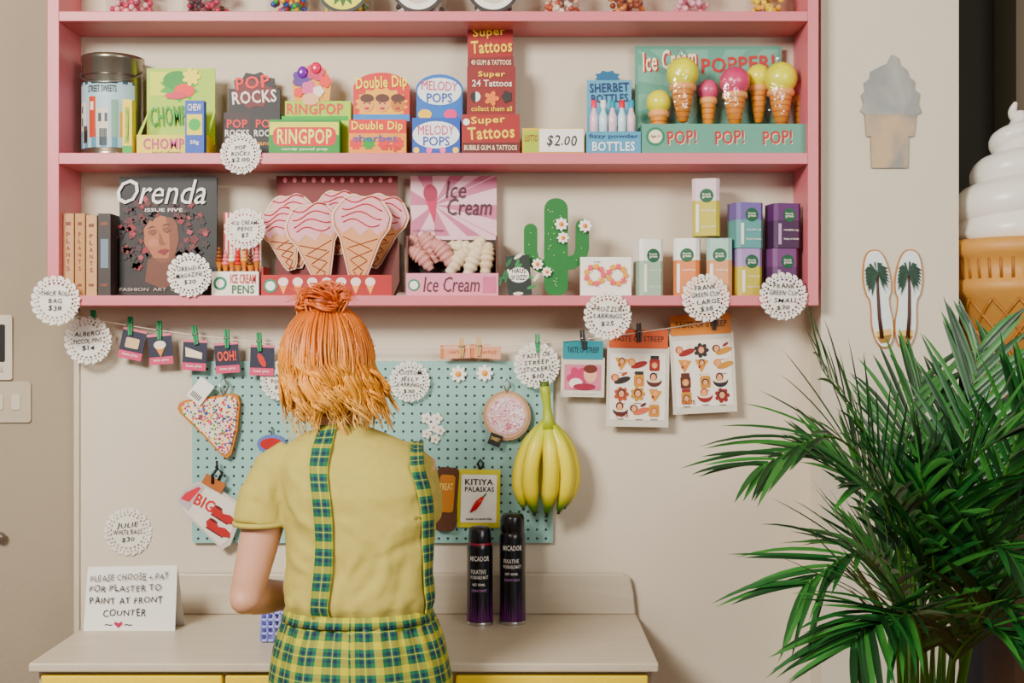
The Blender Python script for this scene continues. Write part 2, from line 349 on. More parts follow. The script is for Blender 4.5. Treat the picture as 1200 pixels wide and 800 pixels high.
# sherbet bottles
b=B(719,B2); t=T('candy_display_box',b,YF,'pale blue cardboard box of small candy bottles with header card','candy box')
c=B(719,B2); c.box(687,751,154,B2,M('5090b0',sat=1.15),0,-46); c.rect(688,740,94,160,M('5a9aba',sat=1.15),-40,2); c.poly(burst(712,90,16,8,8),M('2a5c80'),-41,1); c.text('SHERBET',691,737,97,108,M('102850'),-39,bold=.04,rot=2); c.text('BOTTLES',693,736,110,120,M('102850'),-39,bold=.04,rot=2)
c.text('fizzy powder',690,748,157,163,M('14305a')); c.text('BOTTLES',694,744,166,177,M('f0f4f4'),.7,bold=.04)
C(t,'box',c)
for k,(x,h) in enumerate(((697,'d8506a'),(708,W),(719,'2a909a'),(730,'c8284a'),(741,'4a90b0'))):
    c=B(719,B2); c.lathe(x,-14,[(0,160),(5,160),(5,134),(2.6,127),(2.6,122)],M('cfe6e8' if k%2 else 'e4c8d0',.2),12); c.lathe(x,-14,[(3.4,124),(3.4,115),(0,115)],M(h),12); C(t,'candy_bottle',c,'small candy bottle with coloured cap')
# ice cream popper
TE='5c9480'
b=B(845,B2); t=T('toy_display_box',b,YF,'large mint green display box of ice cream popper toys','toy box')
c=B(845,B2)
c.rect(744,916,54,160,M(TE,sat=1.15),-52,2); c.rect(748,912,58,150,M('70a490',sat=1.15),-51.6)
for k in range(16):
    a=2*math.pi*k/16
    def cl(px_,py_): return (min(912,max(748,px_)),min(146,max(58,py_)))
    c.poly([cl(830,110),cl(830+120*math.cos(a),110+90*math.sin(a)),cl(830+120*math.cos(a+.17),110+90*math.sin(a+.17))],M(TE,sat=1.15),-51.5)
c.text('Ice Cream',754,818,59,82,M('a82818'),-51,bold=.04,shear=.2,rot=6); c.text('Ice Cream',752,816,58,81,M('f6edd0'),-50.4,bold=.03,shear=.2,rot=6)
c.text('POPPER!',822,908,66,84,M('a82818'),-50.6,bold=.04,rot=3)
c.box(752,946,145,B2,M(TE,sat=1.15),0,-2); c.box(752,754,145,B2,M('487c64'),-2,-52);c.box(944,946,145,B2,M('487c64'),-2,-52);c.box(754,944,B2-2,B2,M('487c64'),-2,-52)
for x in (782,838,894): c.text('POP!',x+1,x+35,154,170,M('f3ead0'),.6,bold=.04,rot=3); c.text('POP!',x,x+34,153,169,M('a82818'),1.2,bold=.03,rot=3)
c.poly(circ(768,160,11),M('387458'),.3); c.poly(circ(768,160,8),M('f0e4c8'),.5); c.text('Ages 3+',762,774,158,162,M(K),.8)
C(t,'box',c)
def toycone(x,y,r,w,h):
    k_=1-w/1500; x=600+(x-600)*k_; y=400+(y-400)*k_
    c=B(845,B2)
    c.ball((x,y,w),r,M(h,.25),24,16); q0=y+r*.70
    c.lathe(x,w,[(r*.60,q0-1),(r*.82,q0+1),(r*.84,q0+6),(r*.68,q0+8)],M('e0a878',.5),24)
    c.lathe(x,w,[(r*.68,q0+7),(r*.60,q0+18),(r*.30,q0+44),(0,q0+46)],M('cf8e54',.5),24)
    for q in range(5): c.lathe(x,w,[(r*(.66-q*.07),q0+12+q*6.5),(r*(.69-q*.07),q0+13+q*6.5),(r*(.62-q*.07),q0+14+q*6.5)],M('a86a38',.5),24)
    C(t,'ice_cream_toy',c,'plastic ice cream cone toy with %s ball'%('yellow' if h[1]=='0' else 'pink'))
for x,y,r,w,h in ((772,120,15,-36,'e0dc18'),(830,106,13,-38,'c4607c'),(889,90,15,-38,'e0dc18'),(938,104,12,-38,'c07888'),(800,86,19,-22,'e0e010'),(861,96,18,-22,'c45474'),(915,92,19.5,-22,'e0e010')): toycone(x,y,r,w,h)
for x,y in ((800,88),(861,98),(916,94)):
    c=B(845,B2)
    c.lathe(x,-24,[(14,143),(20,128),(21,y),(19,y-16),(10,y-24),(4,y-29),(8,y-36)],FILM,14); C(t,'cellophane_bag',c,'clear cellophane bag')

# ------------------------------------------------ SHELF 3 goods
for x0,x1,y0,h,tt in ((74,87,250,'b98a5c','tan'),(88,100,250,'b5824e','tan'),(101,114,252,'be9060','tan'),(115,130,250,'2e2420','dark brown')):
    b=B((x0+x1)/2,B3); b.box(x0,x1-.6,y0,B3,M(h,sat=1.1),0,-1.2); b.box(x0,x0+1,y0,B3,M(h,sat=1.1),-1.2,-58); b.box(x1-1.6,x1-.6,y0,B3,M(h,sat=1.1),-1.2,-58); b.box(x0+1,x1-1.6,y0+2,B3-1,M('ece4d4'),-1.2,-56)
    b.rect(x0+3,x1-4,y0+10,y0+14,M('6a3a1c')); b.rect(x0+3,x1-4,B3-14,B3-11,M('6a3a1c')); 
    if tt=='tan':
        for q,ch in enumerate('PLANTS'): b.text(ch,x0+4,x1-5,y0+22+q*8,y0+27+q*8,M('6a2a1c'),.5)
    else: b.rect(x0+3,x1-3,y0+30,y0+64,M('6a7a84'))
    T('book',b,YF,'slim upright paperback with %s spine'%tt,'book',group='books on the lower shelf')
# magazine
b=B(189,B3); b.box(132,248,204,B3,M('080605'),-26,-30); w=-25.6; sk='9a644a'
b.poly(flower(190,282,50,15,.12),M('150a07'),w,0); b.poly([(134,345),(150,324),(178,314),(214,314),(244,345)],M('1c100e'),w+.2)
b.poly([(170,330),(174,298),(206,298),(212,330),(190,338)],M('5e3626'),w+.4)
face=[(170,262),(176,252),(190,247),(204,252),(210,266),(209,284),(203,298),(192,308),(184,308),(176,300),(171,290),(168,280),(170,272)]
face=rot2(face,190,278,10)
b.poly(face,M(sk),w+.6); b.poly(rot2([(198,250),(204,252),(210,266),(209,284),(203,298),(192,308),(197,290),(199,272)],190,278,10),M('6c3e2a'),w+.7); b.poly(rot2([(176,300),(184,308),(192,308),(200,300),(190,303)],190,278,10),M('6e4230'),w+.7)
b.poly(circ(180,284,6,5),M('a8705a'),w+.75)
b.poly(rot2([(164,272),(168,250),(190,240),(212,250),(216,276),(206,258),(192,252),(178,256)],190,278,10),M('0e0605'),w+1)
for ex in (180,197): b.poly(rot2(circ(ex,269,5.2,2.2),190,278,10),M('6c3c2c'),w+1); b.poly(rot2([(ex-5.4,270.5),(ex,272.6),(ex+5.4,270.5),(ex,274)],190,278,10),M('0e0605'),w+1.1); b.poly(rot2([(ex-6,265.4),(ex,262.8),(ex+6,265),(ex,264.4)],190,278,10),M('0e0605'),w+1.1)
b.poly(rot2([(188,270),(185,284),(187,287),(192,286.4),(190,280)],190,278,10),M('74462f'),w+1); b.poly(rot2([(181,294),(186,291.4),(188,292.4),(191,291.2),(196,294),(189,299)],190,278,10),M('6c121a'),w+1.1)
for k in range(170):
    a=random.random()*6.28; d=26+random.random()*28; x=190+d*math.cos(a); y=276+d*math.sin(a)*.9
    if y<314 and 136<x<243 and y>232 and abs(a-1.57)>.5: b.poly(flower(x,y,1.8+random.random()*3.6,5,.35,20),M(random.choice(['4c1018','7a222c','3c1016','5a241a','1c0e0c','24120e','30181a','1c0e0c','90404a','120807'])),w+.9)
b.text('Orenda',137,241,210,239,M('f2ede6'),w+1.8,bold=.005,shear=.3); b.text('ISSUE FIVE',170,214,244,248,M('f2ede6'),w+1.8)
b.text('FASHION  ART  CULTURE',140,236,337,341,M('a8a098'),w+1.8)
T('magazine',b,YF,'large glossy dark magazine with flower-haired woman portrait and white title','magazine')
# ice cream pens
b=B(277,B3); t=T('pen_display_box',b,YF,'white box of ice cream shaped pens with striped header','pens')
c=B(277,B3); c.box(248,303,318,B3,M('efe9dd'),0,-34); c.text('ICE CREAM',270,300,321,332,M('a82a2a'),.7,bold=.04); c.text('PENS',272,298,334,344,M('1a5a3a'),.7,bold=.04); c.poly(circ(258,332,8),M('2a7a5a')); c.poly(circ(258,332,5),M(W),.5)
for k in range(10): c.rect(262+k*4.4,262+k*4.4+2.2,249,326,M('b01818'),-30.5,1)
c.rect(262,306,249,326,M(W),-31,2); C(t,'box',c)
for k in range(7):
    x=254+k*7.4; yy=296+(k%2)*4; c=B(277,B3); h=['7a4628','d88088','f1e6d2','b81c1c','d9a870','4f2a1a','d88088'][k]
    c.tube([(x,322,-12),(x,yy+10,-12)],[1.5,2.4],M('c89058'),8); 
    for q in range(4): c.lathe(x,-12,[(0,yy+11-q*4.5),(4.6-q*.9,yy+9-q*4.5),(4.2-q*.9,yy+6.5-q*4.5),(0,yy+5-q*4.5)],M(h,.4),12)
    c.lathe(x,-12,[(1.6,yy+20),(3.4,yy+12),(4.4,yy+10)],M('b97838'),12); C(t,'ice_cream_pen',c,'pen topped with soft-serve swirl')
# ice cream bags
b=B(383,B3); t=T('gift_display_box',b,YF,'red cardboard display box filled with pink ice cream shaped cases','gift box')
c=B(383,B3)
c.rect(324,466,206,335,M('620a14'),-44,2); 
for k in range(12): c.poly(circ(334+k*11.2,211,2.4,3),M('d88890'),-43.5)
c.box(306,459,322,B3,M('980e18'),0,-2)
c.box(306,308,312,B3,M('8a1018'),-2,-48); c.box(308,457,B3-2,B3,M('8a1018'),-2,-48); c.poly([(459,322),(466,285),(468,285),(468,330),(461,B3),(459,B3)],M('4e2216'),0,30)
for k in range(7):
    x=332+k*17; c.poly([(x-5,333),(x+5,333),(x,345)],M('e0a06a'),.3); c.poly(circ(x,330,6,5),M('f2d8d4'),.5)
c.poly(circ(317,335,8),M('1f7a5a'),.4); c.poly(circ(317,335,5.5),M(W),.6)
C(t,'box',c)
def conebag(x,y,sc_,w,rot):
    c=B(383,B3)
    def tr(p): return rot2([(x+a*sc_,y+b_*sc_) for a,b_ in p],x,y,rot)
    out=[]
    for i in range(41):
        a=math.pi*(i/40)
        out.append((34*math.cos(a)*(1+.03*math.cos(6*a)),-26*math.sin(a)-6*(1-abs(math.cos(a)))**2+8*math.exp(-((a-1.57)/.25)**2)))
    out+=[(-33,12),(-24,26),(-11,68),(-6,76),(6,76),(11,68),(24,26),(33,12)]
    c.poly(tr(out),M('e2c0a4',.3,sat=1.1),w,5)
    c.poly(tr([(a*.93,b_*.95+1) for a,b_ in out]),M('8c3430',.5),w+.4)
    top=[(p[0]*.90,p[1]*.92+1) for p in out[:41]]+[(-28,12),(-20,20),(-10,12),(0,22),(10,12),(20,20),(28,12)]
    c.poly(tr([(a*.90,b_*.93+1) for a,b_ in out]),M('cf9468',.3,sat=1.15),w+.7)
    c.poly(tr(top),M('dfa6ac',.22,sat=1.15),w+1.2,1)
    kk=1-w/1500
    def cr(p): 
        return [(600+(a-600)*kk,400+(b_-400)*kk) for a,b_ in p] if w<-10 else p
    for q in range(4):
        k0=-20+q*9
        c.tube([ (px_,py_,w+1.5) for px_,py_ in cr(tr([(-24+2*abs(q-1.5)+j*(48-4*abs(q-1.5))/10,k0+4*math.sin(j*.62+q)) for j in range(11)]))],.8,M('b03440'),5)
    for q in range(4):
        yy=24+q*13; hw=20-q*5
        c.tube([(a,b_,w+1.1) for a,b_ in cr(tr([(-hw,yy),(hw*.6,yy+12)]))],.6,M('8a4428'),5); c.tube([(a,b_,w+1.1) for a,b_ in cr(tr([(hw,yy),(-hw*.6,yy+12)]))],.6,M('8a4428'),5)
    C(t,'ice_cream_case',c,'pink padded ice cream cone shaped case')
conebag(340,250,.86,-40,8); conebag(450,250,.86,-40,-12); conebag(396,242,.74,-42,0); conebag(366,262,.95,-28,10); conebag(328,262,.74,-33,14)
conebag(424,254,1.02,-14,-4)
# soft serve box
b=B(530,B3); t=T('gift_display_box',b,YF,'pink and white rayed display box holding rolled ice cream socks','gift box')
c=B(530,B3); c.rect(481,582,206,330,M('e2bcc4'),-46,2)
for k in range(18):
    a=2*math.pi*k/18; 
    def cl(px_,py_): return (min(582,max(481,px_)),min(276,max(206,py_)))
    c.poly([cl(508,240),cl(508+110*math.cos(a),240+110*math.sin(a)),cl(508+110*math.cos(a+.16),240+110*math.sin(a+.16))],M('bc6c86',sat=1.15),-45.5)
c.poly([(498,232),(512,228),(509,262)],M('b03a56'),-44.8); c.poly(circ(504,226,8,10),M('903048'),-44.6)
c.text('Ice',522,546,212,232,M('34181f'),-44,bold=0,shear=.2); c.text('Cream',524,576,232,252,M('34181f'),-44,bold=0,shear=.2); c.text('a scoop of softness',484,520,268,272,M('4a3038'),-44)
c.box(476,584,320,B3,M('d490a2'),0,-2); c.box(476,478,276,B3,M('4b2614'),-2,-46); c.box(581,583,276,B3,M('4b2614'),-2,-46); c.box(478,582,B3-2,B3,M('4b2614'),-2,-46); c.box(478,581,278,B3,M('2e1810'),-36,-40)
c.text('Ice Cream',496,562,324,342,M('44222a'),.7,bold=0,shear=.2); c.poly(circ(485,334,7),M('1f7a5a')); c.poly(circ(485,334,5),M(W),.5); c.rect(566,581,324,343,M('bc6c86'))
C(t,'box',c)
def roll(x,y,w,ln,r,h,ang):
    c=B(530,B3); a=math.radians(ang); pts=[];rad=[]
    for i in range(25):
        q=i/24; pts.append((x+(q-.5)*ln*math.cos(a),y-(q-.5)*ln*math.sin(a)-5*math.sin(q*3.14),w)); rad.append(r*(.45+.55*math.sin(math.pi*min(1,q*.9+.08)))*(1+.14*math.sin(q*6*6.28)))
    c.tube(pts,rad,M(h,.7,sat=1.1),14); C(t,'rolled_sock',c,'ribbed %s roll'%('pink' if h[0:2]=='c9' else 'cream'))
for x,y,w,ln,r,h,a in ((488,290,-28,34,10,'c98c84',-50),(502,290,-20,38,11,'c98c84',-58),(518,298,-12,38,10,'c98c84',-50),(491,304,-12,36,9,'c98c84',-40),(536,292,-26,46,8,'e0d0b0',5),(560,292,-26,34,9,'e0d0b0',70),(538,306,-12,38,9,'dcc8a8',50),(555,306,-12,38,9,'e0d0b0',66),(571,302,-14,38,9,'d8c09c',82)): roll(x,y,w,ln,r,h,a)
# dizzy card
b=B(608,B3); b.rect(594,622,299,B3,M('14201a'),-2,1,rot=4)
for k in range(16): b.poly(rot2(circ(596+random.random()*24,302+random.random()*42,6,2),608,322,random.random()*360),M(random.choice(['3f7a4a','d8d4c0','2a5a38'])),-1.6)
b.poly(circ(608,322,12,9),M(W),-1.2); b.text('HAUS',600,616,314,320,M(K),-.8,bold=.03); b.text('OF DIZZY',598,618,322,328,M(K),-.8,bold=.03)
T('jewellery_card',b,YF,'small dark green leaf-patterned card with white label','card')
# cactus
b=B(652,B3); t=T('cactus_ornament',b,YF,'flat green cactus jewellery stand with daisy flowers','ornament')
c=B(652,B3); GR=M('126632',.45)
c.poly(rrect(638,666,231,B3,13),GR,-9.5,6)
def flatarm(pl,r,m,w,th):
    L=[];R=[]
    for i,p in enumerate(pl):
        a=Vector(pl[max(0,i-1)]); d=Vector(pl[min(len(pl)-1,i+1)])-a; d.normalize(); n_=Vector((-d.y,d.x)); L.append((p[0]+n_.x*r,p[1]+n_.y*r)); R.append((p[0]-n_.x*r,p[1]-n_.y*r))
    c.poly(L+R[::-1],m,w,th); c.poly(circ(pl[-1][0],pl[-1][1],r),m,w,th)
flatarm([(645,312),(634,311),(625,305),(622,294),(622,269)],8,GR,-9.9,5); flatarm([(659,308),(671,307),(680,301),(683,290),(683,264)],8,GR,-9.95,5)
for k in range(26): c.ball((641+random.random()*22,240+random.random()*98,-9.0),.8,M('cfe0a8'),5,3)
for x,y in ((622,272),(620,286),(625,300),(684,272),(682,290),(676,304)): c.ball((x,y,-9.3),.8,M('cfe0a8'),5,3)
C(t,'body',c)
for x,y,r in ((658,262,8),(660,278,7),(686,264,8),(641,318,6),(630,309,7)):
    c=B(652,B3); c.poly(flower(x,y,r,8,.3,48),M('f4efe4'),-5,1.5); c.ball((x,y,-4.5),(r*.35,r*.35,1.5),M('e2902c'),10,6); C(t,'daisy',c,'white daisy with orange centre')
# earring card
b=B(710,B3); t=T('earring_card',b,YF,'white card with two round flower hoop earrings','earrings')
c=B(710,B3); c.rect(680,740,301,B3,M(W),-2,1.2); c.text('frolic',696,704,305,308,M('8a8a80'),-1.6); C(t,'card',c)
for x,h1,h2 in ((697,'d8a02a','d86068'),(723,'d86068','d8a02a')):
    c=B(710,B3)
    for k in range(9):
        a=2*math.pi*k/9; c.poly(flower(x+10*math.cos(a),322+10*math.sin(a),3.8,5,.4,20),M(h1 if k%2 else h2),.5,1)
    C(t,'earring',c,'ring of orange and pink flowers')
# cup cartons
cups=[(747,782,280,B3,'9cb8a0','f2efe8',-.125,'pale green',14),(786,822,279,B3,'d4804a','f2efe8',-.118,'orange',-12),(825,860,279,B3,'d09468','a0c4b8',-.125,'tan and mint',-12),(862,898,291,B3,'c0b448','a488bc',-.125,'lilac and yellow',12),(903,941,291,B3,'54305a','6c3e70',-.125,'plum',14),
 (808,846,209,277.6,'c4b84c','e2ccd2',-.122,'yellow and pink',-10),(860,900,237,290.4,'5a9694','6c5a9c',-.122,'violet and teal',14),(904,944,238,290.4,'3a1840','562460',-.125,'dark plum',12)]
for x0,x1,y0,y1,h1,h2,yy,nm_,yw in cups:
    yb_=PYZ(1.5526,yy) if y1==B3 else (y1-1.4 if x0==808 else y1); cx=(x0+x1)/2; b=B(cx,yb_); hh=y0+(y1-y0)*.38; y1=yb_; hw=(x1-x0)*.42; x0,x1=cx-hw,cx+hw; dp=-2*hw
    m1,m2=M(h1,sat=1.1),M(h2,sat=1.1)
    # prism with softened vertical edges
    def oct_(a,b_,m_,g):
        cc=4; P8=[(x0+cc-g,0+g),(x1-cc+g,0+g),(x1+g,-cc+g),(x1+g,dp+cc-g),(x1-cc+g,dp-g),(x0+cc-g,dp-g),(x0-g,dp+cc-g),(x0-g,-cc+g)]
        vs=[(u,a,q) for u,q in P8]+[(u,b_,q) for u,q in P8]; b.add(vs,[list(range(8)),list(range(15,7,-1))]+[(i,(i+1)%8,8+(i+1)%8,8+i) for i in range(8)],m_)
    oct_(hh,y1,m1,0); oct_(y0,hh,m2,0)
    b.rect(x0+4.2,x0+8,hh+4,y1-4,M(W if 'plum' not in nm_ else 'b59ab8'),.4); b.poly(circ(cx+1,hh-6,8),M('0c5236'),.6); b.text('frank',cx-4,cx+6,hh-9,hh-6.5,M(W),.8); b.text('green',cx-4,cx+6,hh-5.5,hh-2.5,M(W),.8)
    b.text('reusable cup',x0+11,x1-4,hh+10,hh+13,M('f6f2ea'),.5); b.text('keep it fresh',x0+11,x1-4,y1-12,y1-9,M('f6f2ea'),.5)
    T('cup_carton',b,yy,'small upright %s reusable cup carton with green round logo'%nm_,'cup box',group='reusable cup cartons on the shelf',yaw=yw)

# ------------------------------------------------ doilies
def doily(px,py,r,lines,y=-.157,rot=0,seed=0,desc=''):
    b=B(px,py); m=M('e8e3da',.8,var=.04); N=96; R=[0,.3,.62,.66,.74,.78,.86,.9,1.0]; vs=[];fs=[]
    for j,rr in enumerate(R):
        for i in range(N):
            a=2*math.pi*i/N; q=rr*r
            if j==8: q=r*(.95+.07*abs(math.sin(a*10)))
            vs.append((px+q*math.cos(a),py+q*math.sin(a),.7*math.sin(a*3+seed)*rr))
    for j in range(8):
        for i in range(N):
            if j==3 and i%4 in(1,2): continue
            if j==5 and i%3==0: continue
            if j==7 and i%5==2: continue
            fs.append((j*N+i,j*N+(i+1)%N,(j+1)*N+(i+1)%N,(j+1)*N+i))
    b.add(vs,fs,m); n=len(lines); ink=M('0c0a10',.7)
    for k,t_ in enumerate(lines):
        yy=py+(k-(n-1)/2)*r*.30; hw=min(r*.60,len(t_)*r*.09); b.hand(t_,px-hw,px+hw,yy-r*.10,yy+r*.10,ink,1.2,rot=2,bold=.006)
    T('doily_tag',b,y,'round white paper lace doily with handwritten %s price'%desc,'price tag',rot=rot,group='paper doily price tags')
doily(282,180,24,['POP','ROCKS','$2.00'],desc='popping candy')
doily(65,352,29,['THICK ROLL','BAG','$38'],rot=-3,seed=1,desc='bag')
doily(103,399,28,['ALBERO','PICCOL PINS','$14'],-.05,rot=3,seed=2,desc='enamel pin')
doily(222,322,26,['ORENDA','MAGAZINE','$20'],seed=3,rot=4,desc='magazine')
doily(287,268,24,['ICE CREAM','PENS','$5'],-.112,seed=4,desc='pen')
doily(712,370,28,['FROZZLIE','EARRINGS','$25'],seed=5,rot=-3,desc='earring')
doily(827,349,28,['FRANK','GREEN CUP','- LARGE','$38'],seed=6,rot=4,desc='large cup')
doily(918,347,28,['FRANK','GREEN CUP','- SMALL','$30'],seed=7,rot=-3,desc='small cup')
doily(480,447,24,['CUSTOM','JELLY','EARRINGS','$30'],-.03,seed=8,rot=-5,desc='jelly earring')
doily(629,428,27,['TASTE OF','STREEP','STICKERS','$10'],-.045,seed=9,rot=4,desc='sticker')
doily(328,446,23,['FAIRY','POUCH','$30'],-.035,seed=10,desc='pouch')
doily(150,623,28,['JULIE','WHITE BAGS','$30'],-.004,seed=11,rot=2,desc='bag')

# ------------------------------------------------ clothesline
YL_=-.042
def lineY(x):
    t=(x-78)/(856-78); return 368+(372-368)*t+ 4*38*t*(1-t)
b=B(470,400); b.tube([(x,lineY(x),0) for x in range(78,857,16)],.6,M('e6dccb'),6); T('string_line',b,YL_,'thin white string strung below the shelf holding pegged cards','string')
def peg(px,rot=0,h='3a8a5a',dy=0):
    py=lineY(px)+dy; b=B(px,py); m=M(h,.6)
    b.poly([(px-2.6,py-11),(px-.4,py-11),(px-.3,py+11),(px-2,py+11),(px-3,py)],m,2.6,4.6); b.poly([(px+2.6,py-11),(px+.4,py-11),(px+.3,py+11),(px+2,py+11),(px+3,py)],m,2.6,4.6)
    b.tube([(px-3.2,py-1,3),(px+3.2,py-1,3)],.8,M('9a9a98',.3,.8),6)
    T('clothes_peg',b,YL_,'tiny %s wooden clothes peg clipped on the string'%({'3':'green','2':'black'}.get(h[0],'natural')),'clothes peg',rot=rot,group='mini pegs on the string')
for x in (110,153,187,229,266,304,630,683,749,838): peg(x,random.uniform(-10,10),'2c2c2a' if x in(683,749,838) else '3a8a5a')
for x in (541,561): peg(x,0,'c8a878')
for px,py,rot,ic in ((155,403,-12,0),(188,409,5,1),(228,416,-3,2),(266,419,4,3),(307,422,-2,4)):
    b=B(px,py); b.rect(px-14,px+14,py-18,py+18,M('12142c'),0,1); b.rect(px-14,px+14,py+9,py+18,M('c0506c'),.3)
    b.rect(px-14,px+14,py-18,py-15,M('d07888'),.3)
    if ic==0: b.poly(rrect(px-8,px+8,py-7,py+5,2),M('d0b894'),1,.8)
    if ic==1: b.poly([(px-6,py-3),(px+6,py-3),(px,py+9)],M('c88a40'),1,.6); b.poly(circ(px,py-5,7,5),M('f0e4d4'),1.4,.8)
    if ic==2: b.poly([(px-11,py-9),(px+9,py-3),(px+9,py+4),(px-10,py+2)],M('eadfc4'),1,.8)
    if ic==3: b.text('OOH!',px-11,px+11,py-8,py+4,M('e8602a'),1,bold=.08)
    if ic==4: b.poly(rot2(circ(px,py,3.5,9),px,py,30),M('b8261e'),1,.8)
    b.text('luxe pins',px-9,px+9,py+11,py+15,M('f6e8e4'),.7)
    T('pin_card',b,YL_+.001,'small navy card with pink edge and %s enamel pin'%['bread','ice cream','toast','lettering','red chilli'][ic],'pin card',rot=rot,group='enamel pin cards pegged on the string')
for px,rot in ((534,2),(570,-3)):
    b=B(px,411); b.rect(px-18,px+17,404,420,M('d89c7c',sat=1.15),0,.6); b.rect(px-18,px-14,404,420,M('c87c5a'),.2); b.hand('sweet',px-8,px+12,408,414,M('b0603c'),.5)
    T('paper_label',b,YL_,'small peach paper label clipped on the string','label',rot=rot,group='peach labels on the string')
def streep(x0,x1,y0,y1,hh,h,rot,name,inner):
    cx=(x0+x1)/2; b=B(cx,y0); 
    b.rect(x0-2,x1+2,y0+hh-2,y1,M('d8d2c6',.3),0,1); b.rect(x0,x1,y0,y0+hh,M(h,sat=1.2),.6,1.2); b.text('TASTE OF STREEP',x0+5,x1-5,y0+hh*.34,y0+hh*.64,M('241410'),.9,bold=.01)
    b.rect(x0+2,x1-2,y0+hh+6,y1-8,M('efe9de' if inner!='pink' else 'c87c90'),.6)
    if inner=='pink':
        x=cx; y=y0+hh+24
        b.poly(flower(x-5,y-2,14,6,.3),M('b04464'),.9); b.poly(circ(x+9,y-7,8,10),M('e0b098'),1.1); b.poly(circ(x+9,y-13,8,5),M('5a2418'),1.2); b.poly(circ(x-8,y+4,8,6),M('f2e4dc'),1.2); b.poly(circ(x+2,y+8,13,4),M('8a2c40'),1.3); b.text('STREEP',x-14,x+14,y+14,y+17,M(W),1.4)
    else:
        cols=['4a2010','a04c30','c06c58','1c1412','b88850','801c14','e8d8c0','d8a088']; seq=[0,1,2,3,4,1,0,3,2,4,2,1]
        random.shuffle(seq)
        for r in range(4):
            for q in range(3):
                x=x0+14+q*(x1-x0-28)/2+random.uniform(-2,2); y=y0+hh+17+r*(y1-y0-hh-36)/3.1+random.uniform(-1,1); k=M(random.choice(cols[:6])); k2=M(random.choice(cols)); sh_=seq[r*3+q]; hair=M(random.choice(['4a2412','a5602a','1c1412','c89050'])); fc=M('d8a080')
                if sh_==0:
                    b.poly(circ(x,y+1,9,8,18,180,360),k,.9); b.poly(circ(x,y+1,8,3),M('e8d8c0'),1.0); b.poly(circ(x-1,y-3,4.4,5),hair,1.1); b.poly(circ(x-1,y-2,3,4),fc,1.2)
                elif sh_==1:
                    b.poly(rrect(x-6,x+6,y-5,y+9,2),k,.9); b.rect(x-5,x+5,y-9,y-5,k2,1.0); b.poly(circ(x,y+2,4,4),hair,1.1); b.poly(circ(x,y+2.6,2.8,3.2),fc,1.2)
                elif sh_==2:
                    b.poly(rot2(circ(x+2,y+3,10,3.6),x,y,18),k,.9); b.poly(circ(x-6,y-1,4.6,4.4),hair,1.1); b.poly(circ(x-5.6,y-.6,3,3.4),fc,1.2); b.poly(rot2(circ(x+7,y-2,4,1.6),x,y,30),k2,1.2)
                elif sh_==3:
                    b.poly([(x-8,y-6),(x+8,y-4),(x-1,y+10)],M('c89040'),.9); b.poly(circ(x,y-2,3.4,4),hair,1.1); b.poly(circ(x,y-1.4,2.4,3),fc,1.2); b.poly(circ(x-3,y+3,1.6),M('901c14'),1.2)
                else:
                    b.poly(flower(x,y+1,9,7,.3,42),k,.9); b.poly(circ(x,y,4.6,5),hair,1.1); b.poly(circ(x,y+.6,3.2,3.8),fc,1.2)
                b.rect(x-4,x+4,y+11.5,y+12.6,M('8a7a74'),.9)
        b.text('TASTE',x0+8,x0+24,y1-16,y1-11,M('903030'),1.2)
    T('sticker_pack',b,YL_+.004,name,'sticker pack',rot=rot,group='sticker packs pegged on the string')
streep(660,707,399,465,22,'2c8490',-1,'small sticker pack with teal header and pink picture','pink')
streep(714,783,386,500,22,'c85c20',-1,'clear sticker pack with orange header and food portraits','s')
streep(785,856,368,484,24,'cc801c',3,'clear sticker pack with amber header and food portraits','s')

# ------------------------------------------------ pegboard
def pegmat():
    m,n,l,p=nm('pegboard_mint'); tc=n.new('ShaderNodeTexCoord'); sp=n.new('ShaderNodeSeparateXYZ'); l.new(tc.outputs['Object'],sp.inputs[0])
    def mth(op,a,b=None):
        x=n.new('ShaderNodeMath'); x.operation=op
        for i,v in enumerate((a,b)):
            if v is None: continue
            if hasattr(v,'is_linked'): l.new(v,x.inputs[i])
            else: x.inputs[i].default_value=v
        return x.outputs[0]
    pitch=.0208
    def cell(o): return mth('SUBTRACT',mth('FRACT',mth('ADD',mth('DIVIDE',o,pitch),50.0)),.5)
    a=cell(sp.outputs[0]); c=cell(sp.outputs[2]); d=mth('SQRT',mth('ADD',mth('MULTIPLY',a,a),mth('MULTIPLY',c,c)))
    k=mth('LESS_THAN',d,.15)
    mx=n.new('ShaderNodeMix'); mx.data_type='RGBA'; mx.inputs[6].default_value=hexc('90b6ae',1,1.2); mx.inputs[7].default_value=hexc('1c3230'); l.new(k,mx.inputs[0]); l.new(mx.outputs[2],p.inputs['Base Color']); p.inputs['Roughness'].default_value=.5
    return m
YP=-.014
b=B(436,636); b.poly(rrect(225,648,423,636,3),pegmat(),0,5.5); T('pegboard',b,YP,'mint green perforated pegboard mounted on the plaster wall','pegboard')
for k,(x,y) in enumerate(((537,438),(568,437))):
    b=B(x,y); b.poly(flower(x,y,10,8,.35,64),M('f4f0e6'),2,1.5); b.ball((x,y,2.5),(3.4,3.4,2),M('e2a01e')); T('daisy_clip',b,YP-.004,'white daisy hair clip with yellow centre','hair clip',group='daisy clips')
b=B(508,497)
for x,y,r in ((500,490,7),(512,490,7),(508,500,7),(516,504,6),(500,508,6),(510,514,6)): b.poly(flower(x,y,r,5,.35,40),M('efece6'),1+r*.1,1); b.ball((x,y,2.2),1.6,M('d8c890'),8,5)
T('flower_brooch',b,YP-.003,'cluster of small white flower clips pinned on the pegboard','brooch')
